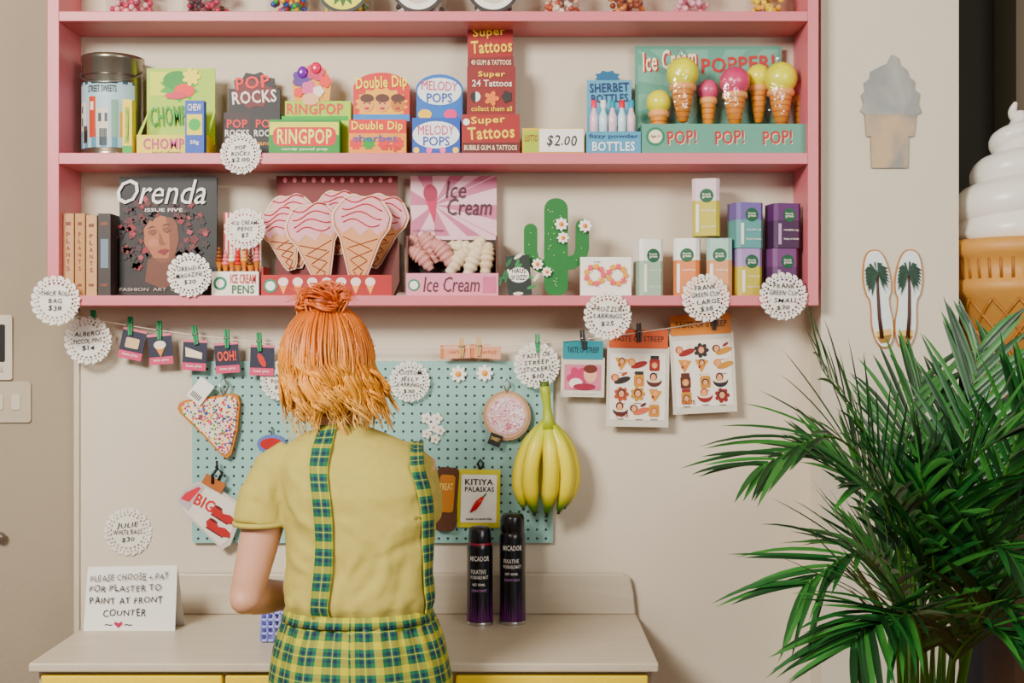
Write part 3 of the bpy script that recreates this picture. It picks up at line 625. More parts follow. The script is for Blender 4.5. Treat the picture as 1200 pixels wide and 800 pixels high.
# fairy bread pouch
b=B(252,463); t=T('coin_purse',b,YP-.02,'triangular slice-of-bread purse covered in colourful sprinkles','purse')
c=B(252,463); pts=[(208,478),(210,472),(216,469),(272,461),(279,464),(281,472),(278,505),(271,532),(266,537),(260,534),(236,508),(211,484)]
c.poly(pts,M('b57a3e',.7),0,9); ins=[(x+(252-x)*.1,y+(489-y)*.1) for x,y in pts]; c.poly(ins,M('ecdcc8',.7),1.4,1.4)
def inside(x,y,pp):
    r=False
    for i in range(len(pp)):
        x1,y1=pp[i];x2,y2=pp[i-1]
        if (y1>y)!=(y2>y) and x<(x2-x1)*(y-y1)/(y2-y1)+x1: r=not r
    return r
k=0
while k<260:
    x=random.uniform(209,280);y=random.uniform(463,535)
    if inside(x,y,ins): c.ball((x,y,1.8),1.3,M(random.choice(['c82a3c','e8b81a','1a6aa8','2a984a','d85a88','f0f0ea','e0581a','5a3aa0']),.4),6,4); k+=1
C(t,'body',c)
c=B(252,463); c.tube([(262,464,-2),(268,452,0),(262,442,0),(256,450,0),(262,464,0)],1.2,M('b8b4ac',.3,.9),8); C(t,'metal_ring',c)
c=B(252,463); c.poly(rot2([(226,444),(246,444),(246,472),(226,472)],236,458,-38),M(W),5,.8); 
for q in range(6): c.poly(rot2([(229+q*2.3,462),(230+q*2.3,462),(230+q*2.3,469),(229+q*2.3,469)],236,458,-38),M(K),5.4)
C(t,'swing_tag',c,'white swing tag with barcode')
b=B(255,560); t=T('pouch_bag',b,YP-.02,'clear pouch printed with red shoes hanging from black hook','pouch')
c=B(255,560); pp=[(206,584),(214,572),(232,564),(258,574),(286,592),(284,602),(270,638),(260,644),(238,622),(214,600)]
c.poly(pp,M('cfc4bc',.35),0,5); c.poly([(x+(246-x)*.12,y+(602-y)*.12) for x,y in pp],M('e6ded4',.3),.6,.5)
c.text('BIG',228,252,582,596,M('b81828'),1.4,bold=.05,rot=-28)
def shoe2(x,y,w_):
    c.poly(rot2([(x-16,y+1),(x-14,y-5),(x-6,y-5),(x-1,y-1),(x+7,y-4),(x+15,y-2),(x+17,y+3),(x+10,y+6),(x-12,y+6)],x,y,-32),M('a00c18'),w_,1); c.poly(rot2(circ(x-9,y-4.4,5,1.6),x,y,-32),M('50060c'),w_+.3); c.poly(rot2([(x-13,y+6),(x+10,y+6),(x+10,y+7.6),(x-13,y+7.6)],x,y,-32),M('50060c'),w_+.2)
shoe2(262,603,1.4); shoe2(256,618,1.8)
c.poly([(209,586),(216,575),(233,567),(240,571),(226,590),(220,598)],M('b8b0b4'),1.2); c.poly([(212,584),(218,577),(233,570),(236,572),(222,588)],M('c03848'),1.4)
C(t,'body',c)
c=B(255,560); c.rect(238,264,560,572,M('a0602a'),3,2,rot=-30); c.tube([(250,566,3),(250,556,4),(256,548,4),(261,553,4),(257,562,3)],2,M('0e0c0e',.35),8); c.tube([(255,548,2),(254,540,0)],1.5,M('0e0c0e'),8); C(t,'hook_clip',c,'black clip with brown tab')
# round biscuit purse
b=B(594,487); t=T('biscuit_purse',b,YP-.02,'round biscuit purse with pink and white sprinkle icing and beige rim','purse')
c=B(594,487)
c.poly(circ(594,487,28,29,48),M('b08a68',.7,sat=1.1),0,10); c.poly(circ(594,487,25,26,48),M('cfa888',.7,sat=1.1),1,1); c.poly(flower(594,487,22.5,12,.05,72),M('e2b8c0',.6,sat=1.1),2.4,1.6)
for q in range(190):
    a=random.random()*6.28; d=20.5*math.sqrt(random.random()); c.ball((594+d*math.cos(a),487+d*math.sin(a),2.8),(1.6,1.2,.7),M(random.choice(['f6efee','f6efee','f6efee','c8788a','d8a0ac'])),6,4)
C(t,'body',c)
c=B(594,487); c.tube([(594,460,-2),(590,450,1),(594,444,0),(598,450,-1),(594,460,0)],1,M('b8b4ac',.3,.9),8); C(t,'metal_ring',c)
c=B(594,487); c.rect(573,588,508,522,M('12100f'),4,1,rot=-20); c.text('SWEET',575,586,512,516,M('d8c080'),4.4,rot=-20); C(t,'swing_tag',c,'small black swing tag')
# chilli card
b=B(561,618); t=T('greeting_card',b,YP-.006,'yellow-edged white artist card with a red chilli brooch','card')
c=B(561,618); c.rect(536,586,550,618,M('d0c818'),0,1.2,rot=-1); c.rect(540,582,556,612,M(W),.4,rot=-1); c.text('KITIYA',545,578,561,568,M(K),.9,bold=.05,rot=-1); c.text('PALASKAS',545,579,570,576,M(K),.9,bold=.04,rot=-1); c.text('made in australia',546,576,606,609,M(K),.9); C(t,'card',c)
c=B(561,618); c.tube([(566,582,2.5),(561,588,2.5),(556,595,2.5),(551,600,2.5)],[1.5,3.6,3,.5],M('b8281c',.35),8); c.tube([(566,582,2.5),(570,578,2.5)],.9,M('3a7a2a'),6); C(t,'chilli_brooch',c,'red chilli brooch')
b=B(563,543); b.tube([(563,550,1),(560,543,2),(563,538,2),(567,543,2),(563,550,1)],1.2,M('0e0c0e'),6); T('peg_hook',b,YP-.002,'small black hook on the pegboard','hook')
b=B(524,618); b.poly(rot2(rrect(510,536,548,622,6),523,585,-4),M('4b2a14',.6),0,8); b.poly(rot2(rrect(514,532,556,600,4),523,585,-4),M('b0782c',.6),.8,.6); b.text('TREAT',515,531,566,574,M('f0d890'),1.4); T('snack_purse',b,YP-.02,'brown and gold snack-wrapper purse hanging on the pegboard','purse')
b=B(318,535); b.poly(circ(318,520,17,11,32),M('5f6fa0',.4),0,6); b.poly(circ(318,520,13,7,32),M('a0282c',.4),.8,.6); b.tube([(318,509,-2),(318,500,-4)],1,M('8a8a88',.3,.9),6); T('enamel_badge',b,YP-.015,'oval blue and red enamel badge hanging on the pegboard','badge')
# bananas
b=B(643,604); t=T('banana_bunch_bag',b,YP-.075,'bright yellow bunch of bananas shaped bag hanging on the pegboard','banana bag')
def grad_ban():
    m,n,l,p=nm('banana_skin'); tc=n.new('ShaderNodeTexCoord'); sp=n.new('ShaderNodeSeparateXYZ'); l.new(tc.outputs['Object'],sp.inputs[0]); mr=n.new('ShaderNodeMapRange'); mr.inputs['From Min'].default_value=0; mr.inputs['From Max'].default_value=.30
    l.new(sp.outputs[2],mr.inputs['Value']); r=n.new('ShaderNodeValToRGB'); e=r.color_ramp.elements; e[0].position=0; e[0].color=hexc('1c3a0a'); e[1].position=.8; e[1].color=hexc('8cac24')
    for ps,h in ((.07,'4c6c10'),(.17,'dccc10'),(.5,'e0d414')): q=e.new(ps); q.color=hexc(h)
    l.new(mr.outputs[0],r.inputs[0]); l.new(r.outputs[0],p.inputs['Base Color']); p.inputs['Roughness'].default_value=.4; return m
BN=grad_ban()
for bx,w,tipx,tipy in ((597,-5,614,594),(688,-6,662,592),(610,9,627,600),(650,14,641,602),(678,8,655,598),(640,-14,640,592)):
    c=B(643,604); pts=[];rad=[]
    for i in range(23):
        q=i/22; x=641*(1-q)**2+2*q*(1-q)*bx+q*q*tipx; y=492+q*(tipy-492); pts.append((x,y,w*math.sin(q*3.1))); rad.append(2+7.6*min(1,q*3+.2)**.8*(1 if q<.72 else max(.12,1-((q-.72)/.28)**1.6*.85)))
    c.tube(pts,rad,BN,6); c.tube([pts[-1],(pts[-1][0]-1,pts[-1][1]+4,pts[-1][2])],[2.2,1.8],M('1a1408'),7); C(t,'banana',c)
c=B(643,604); c.tube([(638,450,0),(639,460,0),(641,476,0),(642,490,0),(642,502,0)],[5,6,4.5,6.5,11],M('a0ac28',.45),10); c.lathe(638,0,[(0,447),(5.4,447),(5.8,452)],M('4a5a1a'),12); C(t,'stem',c,'yellow-green stem')

# ------------------------------------------------ worktop / cabinet
ZT=.815
TOP=wood('whitewash','b4a998','cbc2b2',(1,10,10),.4)
wt=rawbox('worktop',-.955,.29,-.474,-.001,ZT-.018,ZT,TOP,.004); meta(wt,'long whitewashed wooden worktop with raised back board','worktop')
c=B(raw=True); x0,x1=-.93,.288; pts=[(x0,ZT),(x0,ZT+.085),(x0+.01,ZT+.095),(x1-.03,ZT+.095),(x1-.012,ZT+.085),(x1-.005,ZT+.05),(x1,ZT)]
n=len(pts); vs=[(x,-.022,z) for x,z in pts]+[(x,-.002,z) for x,z in pts]
c.add(vs,[list(range(n)),list(range(2*n-1,n-1,-1))]+[(i,(i+1)%n,n+(i+1)%n,n+i) for i in range(n)],TOP)
o=mk(c,'back_board',1,wt.location.copy()); o.parent=wt; md=o.modifiers.new('b','BEVEL'); md.width=.004; md.segments=2
cab=bpy.data.objects.new('cabinet',None); sc.collection.objects.link(cab); cab.location=(-.33,-.23,0); meta(cab,'whitewashed wooden cabinet with bright yellow drawers below the worktop','cabinet')
childof(rawbox('body',-.945,.28,-.445,-.003,.04,ZT-.0185,TOP,.003),cab)
YD=M('ecd200',.4,var=.05)
for x0,x1 in ((-.935,-.575),(-.569,-.118),(-.112,.27)):
    for z0,z1 in ((.58,.788),(.34,.57),(.09,.33)):
        d=childof(rawbox('drawer',x0,x1,-.462,-.4455,z0,z1,YD,.004),cab); d['label']='yellow painted drawer front'
        k=B(raw=True); cc=Vector(((x0+x1)/2,-.475,(z0+z1)/2)); k.ball(cc,.014,M('c9b68a',.3,.6)); k.tube([cc,cc+Vector((0,.013,0))],.006,M('c9b68a',.3,.6)); kk=mk(k,'knob',1,d.location+cab.location); kk.parent=d
# sign
PS=PYZ(ZT,-.18)
b=B(154,PS); b.add([(103,664,0),(208,662,0),(206,PS,4),(99,PS,4)],[(0,1,2,3)],M('efece6',.8,var=.03)); b.add([(103,664,0),(208,662,0),(210,PS,-26),(101,PS,-26)],[(0,1,2,3)],M('efece6',.8,var=.03))
ink=M('0c0a12')
for st,x0,x1,y0 in (('PLEASE CHOOSE + PAY',107,199,671),('FOR PLASTER TO',106,190,684),('PAINT AT FRONT',106,192,698),('COUNTER',122,172,713)):
    b.hand(st,x0,x1,y0,y0+8,ink,4,rot=1.5,bold=.006,jit=1.4)
b.poly([(140,735),(135,730),(136,727),(140,729),(144,727),(145,730)],M('a83a56'),4.2); b.text('~   ~',124,156,730,732,ink,4.2)
T('paper_sign',b,-.18,'folded white paper sign with handwritten payment notice on the worktop','sign')
# spray cans
def can(px,y,top,hh):
    base=PYZ(ZT,y); b=B(px,base); t=T('spray_can',b,y,'black and purple aerosol paint can with %s'%('black cap' if hh else 'dark domed cap'),'spray can',group='spray cans on the worktop'); r=16; cw=-r
    body=M('0a080d',.25); c=B(px,base); hb=base-(base-top)*.82
    c.lathe(px,cw,[(0,base),(r-2,base),(r,base-2),(r-.6,base-4),(r-.6,hb+5),(r-1.5,hb),(r-4,hb-4),(0,hb-4)],body,32)
    c.lathe(px,cw,[(r-.2,base),(r+.2,base-3),(r-.4,base-4)],M('b8b4b0',.3,.9),32)
    for q in range(40):
        a=-98+q*4.9; h=16+28*random.random(); rr=r-.3; ln=random.uniform(-4,4)
        v=[(px+rr*math.sin(math.radians(a-1.1)),base-5,cw+rr*math.cos(math.radians(a-1.1))),(px+rr*math.sin(math.radians(a+1.1)),base-5,cw+rr*math.cos(math.radians(a+1.1))),(px+(rr+.1)*math.sin(math.radians(a+ln)),base-5-h,cw+(rr+.1)*math.cos(math.radians(a+ln)))]
        c.add(v,[(0,1,2)],M('5b2468' if q%2 else '8a3a8c',.4))
    ww=M('e8e4e0'); wr=(px,cw,r-.3)
    c.text('MICADOR',px-12,px+12,hb+12,hb+18,ww,bold=.03,wrap=wr); c.text('FIXATIVE',px-11,px+8,hb+28,hb+33,ww,wrap=wr); c.text('WORKABLE MATT',px-12,px+11,hb+35,hb+39,ww,wrap=wr); c.text('NET 400ML',px-9,px+7,hb+44,hb+47,ww,wrap=wr); c.text('DRAW PAINT',px-10,px+9,hb+51,hb+54,M('a882b0'),wrap=wr)
    C(t,'can_body',c)
    c=B(px,base); c.lathe(px,cw,[(r-2.5,hb-1),(r-1.8,hb-3),(r-2,top+4),(r-4,top),(0,top)] if hh else [(r-2.5,hb-1),(r-2,hb-4),(r-3.5,top+3),(r-6,top),(0,top)],M('070608',.25) if hh else M('141118',.25),32)
    C(t,'cap',c)
    if not hh:
        c=B(px,base); c.lathe(px,cw,[(r-1.7,hb+2),(r-1.4,hb-1),(r-2.6,hb-3)],M('8a2a3a',.4),32); C(t,'collar_ring',c)
can(562,-.149,619,False); can(600.5,-.142,604,True)
# basket
yb=-.30; bb=PYZ(ZT,yb)-1; b=B(340,bb); t=T('plastic_basket',b,yb,'small periwinkle blue plastic basket with open grid sides','basket')
c=B(340,bb); PU=M('a8ace6',.4); y0=bb-58
for a0,a1,w0,w1 in ((306,396,0,0),(306,396,-62,-62),(306,306,0,-62),(396,396,0,-62)):
    for q in range(8):
        yy=y0+q*(bb-1.5-y0)/7; c.tube([(a0,yy,w0),(a1,yy,w1)],1.5 if q else 3,PU,6)
    n_=13 if a0!=a1 else 9
    for q in range(n_):
        u=q/(n_-1); c.tube([(a0+(a1-a0)*u,y0,w0+(w1-w0)*u),(a0+(a1-a0)*u,bb-1,w0+(w1-w0)*u)],1.5,PU,6)
c.box(306,396,bb-2,bb,PU,0,-62); C(t,'body',c)

# ------------------------------------------------ left wall fittings
b=B(8,400); b.poly(rrect(-22,14,369,445,3),M('c8bfb0',.4),0,8); b.poly(rrect(-14,6,380,424,2),M('24221e',.3),.4,.3) ; b.text('CALL',-8,4,430,436,M('6a6458'),.6); T('intercom_panel',b,.012,'cream plastic wall intercom with dark screen','intercom')
b=B(12,470); b.poly(rrect(-18,36,447,495,4),M('b0a694',.4),0,4); b.poly(rrect(-6,4,462,480,2),M('c4bcac'),1.5,1.5); b.poly(rrect(14,24,462,480,2),M('c4bcac'),1.5,1.5); T('light_switch',b,.014,'cream double light switch plate on the wall','light switch')
b=B(2,628); b.ball((2,628,6),(7,6,6),M('8a8278',.3,.8)); b.tube([(2,628,6),(2,628,-2)],3,M('8a8278',.3,.8)); T('metal_wall_hook',b,.014,'small round metal wall hook','hook')

# ------------------------------------------------ pier decor
YQ=-.102
b=B(1043,130); t=T('mirror_ornament',b,YQ,'ice cream cone shaped tinted mirror with grey swirl and gold cone','mirror')
def mirr(name,h1,h2,sc_):
    m,n,l,p=nm(name); tc=n.new('ShaderNodeTexCoord'); nz=n.new('ShaderNodeTexNoise'); nz.inputs['Scale'].default_value=sc_; nz.inputs['Distortion'].default_value=.8; l.new(tc.outputs['Object'],nz.inputs['Vector']); r=n.new('ShaderNodeValToRGB'); e=r.color_ramp.elements; e[0].position=.40; e[0].color=hexc(h1); e[1].position=.62; e[1].color=hexc(h2); l.new(nz.outputs['Fac'],r.inputs[0]); l.new(r.outputs[0],p.inputs['Base Color']); p.inputs['Metallic'].default_value=.15; p.inputs['Roughness'].default_value=.16; return m  # dark room's reflection put into the colour as blotchy dark tones
c=B(1043,130)
pts=[(1012,122),(1009,112),(1014,106),(1012,98),(1019,92),(1020,84),(1030,79),(1040,74),(1045,64),(1052,68),(1054,76),(1062,82),(1064,90),(1071,95),(1070,104),(1077,110),(1075,122),(1079,132),(1074,134),(1012,134),(1008,130)]
c.poly(pts,mirr('grey_mirror','34352f','57574e',9),2,2); C(t,'swirl',c,'grey mirror soft-serve swirl')
c=B(1043,130); c.poly([(1013,134),(1073,134),(1070,160),(1064,160),(1063,197),(1021,197),(1020,160),(1015,160)],mirr('gold_mirror','2c2410','6c5420',9),2,2)
C(t,'cone',c,'gold mirror cone')
for px,rot,pp in ((1030,7,0),(1063,-4,1)):
    b=B(px,350); out=[]
    for i in range(64):
        a=2*math.pi*i/64; yv=-math.sin(a)
        hw=18*(1-.26*math.exp(-((yv+.12)/.34)**2))*(1 if yv>0 else .86); out.append((px+hw*(abs(math.cos(a))**.7)*math.copysign(1,math.cos(a)),350-58*yv))
    b.poly(out,M('b07a3c'),2,2); b.poly([(px+(x-px)*.91,350+(y-350)*.97) for x,y in out],M('dfe6e6'),2.5,.3)
    sx=1 if pp else -1
    b.poly([(px-9,388),(px+9,386),(px+9,394),(px+5,402),(px-5,402),(px-9,394)],M('d8b87c'),2.8); b.poly([(px-9,394),(px+9,393),(px+5,402),(px-5,402)],M('8c6a3c'),2.9)
    b.tube([(px+3*sx,396,3.2),(px+3*sx,370,3.2),(px+1*sx,340,3.2),(px-1*sx,322,3.2)],[2.4,2.0,1.6,1.2],M('3a1a0a'),6)
    for k in range(11):
        a=math.radians(-50+k*28); L_=17 if -20<(-50+k*28)<200 else 14; ex=min(14.5,max(-14.5,L_*math.cos(a))); ey=-L_*1.15*math.sin(a)+6
        for off in (-2.2,0,2.2):
            b.add([(px-1.5*sx,320,3.6+.05*k),(px+ex*.5-2,320+ey*.5-5+off,3.8+.05*k),(px+ex,320+ey+5+off*2,3.6+.05*k),(px+ex*.5,320+ey*.55+3+off,3.8+.05*k)],[(0,1,2,3)],M('052a16' if k%2 else '083828'))
    T('foot_shaped_plaque',b,YQ,'wooden foot-sole shaped plaque painted with a palm tree on white','wall plaque',rot=rot,group='palm tree plaques on the wall')

# ------------------------------------------------ giant ice cream
yc=-.02; GX=1196
b=B(GX,500); t=T('giant_ice_cream',b,yc,'oversized plastic soft-serve ice cream cone prop with white swirl','ice cream prop')
c=B(GX,500); WI=M('e8e4dc',.3,var=.03); pts=[];rad=[]
for i in range(170):
    q=i/169; a=q*3.4*2*math.pi+2.9; R=52*(1-q)**1.0; pts.append((GX-6*q+R*math.sin(a),256-136*q**1.0,R*math.cos(a))); rad.append(29*(1-q)**.85+2.0)
c.tube(pts,rad,WI,16); c.lathe(GX,0,[(70,283),(78,276),(72,262),(52,225),(22,160),(4,130)],WI,32); C(t,'soft_serve_swirl',c,'glossy white swirl')
c=B(GX,500); CN=M('bf8c4e',.5,var=.15,sat=1.15)
c.lathe(GX,0,[(60,280),(84,283),(89,287),(89,300),(83,304),(80,328),(85,331),(85,343),(75,350),(40,500),(0,500)],CN,48)
CR=M('966430',.5,sat=1.15)
for k in range(16):
    for sg in (1,-1):
        pp=[]
        for i in range(18):
            q=i/17; r=75-35*q+.5; a=2*math.pi*k/16+sg*q*1.6; pp.append((GX+r*math.sin(a),351+q*147,r*math.cos(a)))
        c.tube(pp,1.9,CR,5)
for k in range(40):
    a=2*math.pi*k/40; c.tube([(GX+82.5*math.sin(a),305,82.5*math.cos(a)),(GX+80.5*math.sin(a),328,80.5*math.cos(a))],1.8,CR,5)
C(t,'waffle_cone',c,'tan waffle textured cone')
zc=P(0,500,yc).z
sh=rawbox('side_counter',1.03,1.75,-.28,.29,zc-.03,zc-.001,wood('dark_wood','5b2f10','7a4620',(1,10,10)),.003); meta(sh,'brown wooden counter ledge holding the giant ice cream','counter')
o=rawbox('support_panel',1.10,1.74,-.20,.28,0,zc-.0305,wood('dark_wood2','2e1e10','4a3018',(10,10,1))); o.parent=sh; o.location-=sh.location

# ------------------------------------------------ palm
LG=[M('1e4a22',.4,var=.25,scale=15,sat=1.2),M('113016',.4,var=.25,scale=15,sat=1.2),M('346630',.4,var=.2,scale=15,sat=1.2)]
random.seed(8)
ptx=P(1092,0,-.72).x; pty=-.72
palm=bpy.data.objects.new('potted_palm',None); sc.collection.objects.link(palm); palm.location=(ptx,pty,0)
meta(palm,'tall potted areca palm with long dark green feathery fronds','plant')
def rc(name,b,label=None,par=palm):
    o=mk(b,name,1,par.location.copy()); o.parent=par
    if label:o['label']=label
    return o
b=B(raw=True); b.lathe(ptx,pty,[(0,0),(.13,0),(.17,.34),(.18,.345),(.18,.37),(.165,.37),(.16,.33),(0,.33)],M('a65f3f',.7)); rc('pot',b,'terracotta pot')
b=B(raw=True); b.lathe(ptx,pty,[(.16,.335),(.08,.345),(0,.345)],M('3a2a1e',.9)); rc('soil',b)
fr=[
 ([(1070,820),(1062,650),(1022,525),(962,430)],(-.72,-.72,-.75,-.8)),
 ([(1062,820),(1050,630),(985,515),(895,545)],(-.72,-.78,-.84,-.9)),
 ([(1098,820),(1112,640),(1132,500),(1148,410)],(-.72,-.7,-.66,-.62)),
 ([(1085,820),(1070,620),(1062,510),(1080,445)],(-.7,-.62,-.52,-.45)),
 ([(1060,820),(1048,710),(1005,650),(945,685)],(-.75,-.85,-.92,-.96)),
 ([(1055,830),(1050,750),(1030,715),(1000,755)],(-.78,-.9,-1.0,-1.05)),
 ([(1120,820),(1148,660),(1176,560),(1208,470)],(-.72,-.74,-.78,-.82)),
 ([(1125,820),(1155,690),(1200,620),(1260,600)],(-.72,-.8,-.88,-.92)),
 ([(1115,820),(1125,700),(1160,640),(1205,670)],(-.75,-.9,-1.0,-1.06)),
 ([(1075,820),(1070,670),(1045,590),(1000,568)],(-.72,-.85,-.92,-.96)),
 ([(1105,820),(1112,620),(1140,540),(1192,505)],(-.74,-.85,-.92,-.96)),
 ([(1090,820),(1095,700),(1090,610),(1078,550)],(-.76,-.88,-.95,-1.0)),
 ([(1110,830),(1120,770),(1155,735),(1195,765)],(-.8,-.93,-1.0,-1.03)),
 ([(1080,830),(1080,760),(1068,720),(1046,730)],(-.8,-.92,-1.0,-1.04)),
 ([(1110,820),(1135,620),(1162,500),(1184,430)],(-.68,-.6,-.5,-.44)),
 ([(1100,820),(1112,680),(1125,600),(1130,530)],(-.7,-.66,-.6,-.55)),
 ([(1118,820),(1145,720),(1172,690),(1212,700)],(-.68,-.62,-.56,-.5)),
 ([(1070,820),(1062,720),(1045,660),(1012,640)],(-.66,-.6,-.52,-.46)),
 ([(1095,820),(1090,640),(1100,540),(1118,470)],(-.66,-.56,-.46,-.38)),
 ([(1068,820),(1054,640),(1012,560),(965,535)],(-.68,-.64,-.58,-.54)),
 ([(1120,825),(1140,740),(1168,705),(1205,745)],(-.76,-.86,-.94,-.98)),
 ([(1108,820),(1128,680),(1150,590),(1165,525)],(-.74,-.72,-.68,-.66)),
 ([(1088,820),(1082,720),(1086,650),(1095,600)],(-.8,-.86,-.9,-.92)),
]
def bez(p,t):
    n=3; u=min(t*n,n-1e-6); i=int(u); f=u-i
    g=lambda k:p[max(0,min(3,k))]
    a,b_,c_,d=g(i-1),g(i),g(i+1),g(i+2)
    return .5*((2*b_)+(c_-a)*f+(2*a-5*b_+4*c_-d)*f*f+(3*b_-a-3*c_+d)*f**3)
for fi,(pl,dl) in enumerate(fr):
    p=[P(x,y,d) for (x,y),d in zip(pl,dl)]
    b=B(raw=True); N=30
    R=[bez(p,i/(N-1)) for i in range(N)]
    b.tube(R,[.0034*(1-i/N)+.0009 for i in range(N)],M('3f6424',.5),6)
    for i in range(9,N):
        t=i/(N-1); tan=(R[min(i+1,N-1)]-R[i-1]).normalized()
        up=Vector((0,-.5,1)); side=tan.cross(up)
        side=side.normalized() if side.length>.1 else Vector((1,0,0))
        nrm=side.cross(tan).normalized()
        L=(.145+.05*math.sin(t*3.1))*(1.0 if t<.85 else 1.0-(t-.85)*1.4)*random.uniform(.85,1.15)
        if i<12: L*=.8
        for sg in (1,-1):
            d=(side*sg*.66+tan*(.62+.6*t)+nrm*.30+Vector((random.uniform(-.12,.12),random.uniform(-.1,.1),random.uniform(-.12,.12)))).normalized()
            wd=.0054*random.uniform(.8,1.15); vs=[];fs=[]; dr=random.uniform(.02,.28)
            pv=d.cross(nrm).normalized()
            for k in range(7):
                q=k/6; c0=R[i]+d*L*q+Vector((0,0,-1))*L*dr*q*q
                hw=wd*(math.sin(math.pi*min(.999,.18+.82*q))**.7)
                fold=nrm*hw*.35
                vs+=[c0-pv*hw+fold,c0,c0+pv*hw+fold]
                if k: o=3*k; fs+=[(o-3,o-2,o+1,o),(o-2,o-1,o+2,o+1)]
            b.add(vs,fs,LG[(i+fi+(sg>0))%3],True)
    rc('frond',b)
b=B(raw=True)
for k in range(8):
    a=k*.9; base=Vector((ptx+.05*math.cos(a),pty+.05*math.sin(a),.34)); top=P(1058+k*9,822,-.70-.012*k); b.tube([base,(base+top)/2+Vector((.01*math.cos(a),.01,0)),top],[.010,.008,.005],M('4a5c20',.5),8)
rc('canes',b,'green-brown cane stems')

# ------------------------------------------------ PERSON
base=Vector((P(425,0,-.62).x,-.62,0))
per=bpy.data.objects.new('person',None); sc.collection.objects.link(per); per.location=base
meta(per,'person with wavy orange hair, mustard tee and plaid overalls, back turned','person')
def ring(py,x0,x1,y,b_):
    a=P(x0,py,y); c=P(x1,py,y); return ((a.x+c.x)/2,y,a.z,(c.x-a.x)/2,b_)
SK=M('c8967c',.55,var=.10,scale=9,bump=.03,sat=1.1)
SK.node_tree.nodes['Principled BSDF'].inputs['Subsurface Weight'].default_value=.12
SK.node_tree.nodes['Principled BSDF'].inputs['Subsurface Radius'].default_value=(.012,.005,.003)
def bake(ob):
    bpy.context.view_layer.update(); dg=bpy.context.evaluated_depsgraph_get(); me=bpy.data.meshes.new_from_object(ob.evaluated_get(dg)); ob.modifiers.clear(); ob.data=me
    for p in me.polygons: p.use_smooth=True
def rem(ob,v,it):
    m=ob.modifiers.new('r','REMESH'); m.mode='VOXEL'; m.voxel_size=v; m.use_smooth_shade=True
    s=ob.modifiers.new('s','SMOOTH'); s.factor=.5; s.iterations=it; bake(ob)
LSh=P(324,548,-.60); LEl=P(288,700,-.635); LWr=P(352,696,-.42)
RSh=P(484,542,-.56); REl=P(484,640,-.47); RWr=P(452,676,-.33)
HC=P(383,428,-.555)
b=B(raw=True)
b.loft([ring(508,385,420,-.56,.04),ring(525,350,462,-.575,.05),ring(548,332,484,-.585,.065),ring(580,340,492,-.60,.078),ring(650,346,488,-.61,.076),ring(700,350,484,-.62,.076),ring(760,334,506,-.62,.11),ring(815,326,520,-.62,.115)],SK)
b.tube([P(402,535,-.575),P(396,500,-.57),P(388,455,-.56)],[.05,.044,.046],SK,16)
b.ball(HC,(.073,.088,.105),SK,24,16)
FD=Vector((-.5,.8,-.25)).normalized()
b.ball(HC+FD*.03+Vector((0,0,-.055)),(.052,.06,.055),SK,16,12)
b.tube([HC+FD*.082+Vector((0,0,.012)),HC+FD*.104+Vector((0,0,-.022)),HC+FD*.085+Vector((0,0,-.03))],[.007,.012,.008],SK,8)
sd=Vector((FD.y,-FD.x,0)).normalized()
for sg in (1,-1): b.ball(HC+sd*sg*.078+Vector((0,0,-.01)),(.012,.02,.03),SK,10,8)
def arm(a,e,w_,hd):
    f0=(w_-e).normalized()
    b.tube([a,a.lerp(e,.3),a.lerp(e,.6),a.lerp(e,.85),e,e.lerp(w_,.15),e.lerp(w_,.35),e.lerp(w_,.75),w_],[.045,.041,.037,.033,.031,.033,.034,.027,.022],SK,18)
    b.ball(e+(e-a.lerp(w_,.5)).normalized()*.006,(.027,.027,.027),SK)
    f=(f0+hd).normalized(); s_=f.cross(Vector((0,0,1))).normalized()
    b.tube([w_,w_+f*.03,w_+f*.075],[.022,.029,.027],SK,12)
    for k,(o,L) in enumerate(((-.024,.062),(-.008,.072),(.008,.068),(.024,.054))):
        r0=w_+f*.07+s_*o; d1=(f+s_*o*4).normalized(); j1=r0+d1*L*.5; j2=j1+(d1+Vector((0,0,-.6))).normalized()*L*.35; j3=j2+(d1+Vector((0,0,-1.3))).normalized()*L*.3
        b.tube([r0,j1,j2,j3],[.0095,.009,.008,.007],SK,8)
    th=w_+f*.02+s_*(.028 if a is LSh else -.028); q=(f+s_*(.9 if a is LSh else -.9)).normalized()
    b.tube([th-q*.01,th+q*.025,th+q*.045+f*.01],[.012,.010,.008],SK,8)
arm(LSh,LEl,LWr,Vector((.2,.3,-.05))); arm(RSh,REl,RWr,Vector((-.2,.3,-.3)))
LX=P(383,0,-.62).x; RX=P(468,0,-.62).x
for x in (LX,RX): b.tube([(x,-.62,.86),(x,-.62,.75),(x,-.61,.47),(x,-.62,.40),(x,-.63,.12),(x,-.63,.06)],[.085,.08,.052,.05,.036,.04],SK,16); b.ball((x,-.59,.035),(.04,.10,.03),SK)
body=rc('body',b,'fair skinned body',per); rem(body,.005,4)
for nm2,off,col,r in (('eye',.03,'f0ece8',.011),('eye',-.03,'f0ece8',.011)):
    c=B(raw=True); p0=HC+FD*.078+sd*off+Vector((0,0,.012)); c.ball(p0,r,M(col,.2),10,8); c.ball(p0+FD*.007,r*.5,M('3a5a6a',.2),8,6); rc(nm2,c,None,per)
c=B(raw=True); p0=HC+FD*.088+Vector((0,0,-.055)); c.tube([p0-sd*.02,p0+FD*.004,p0+sd*.02],[.003,.006,.003],M('b8605c',.4),8); rc('mouth',c,None,per)
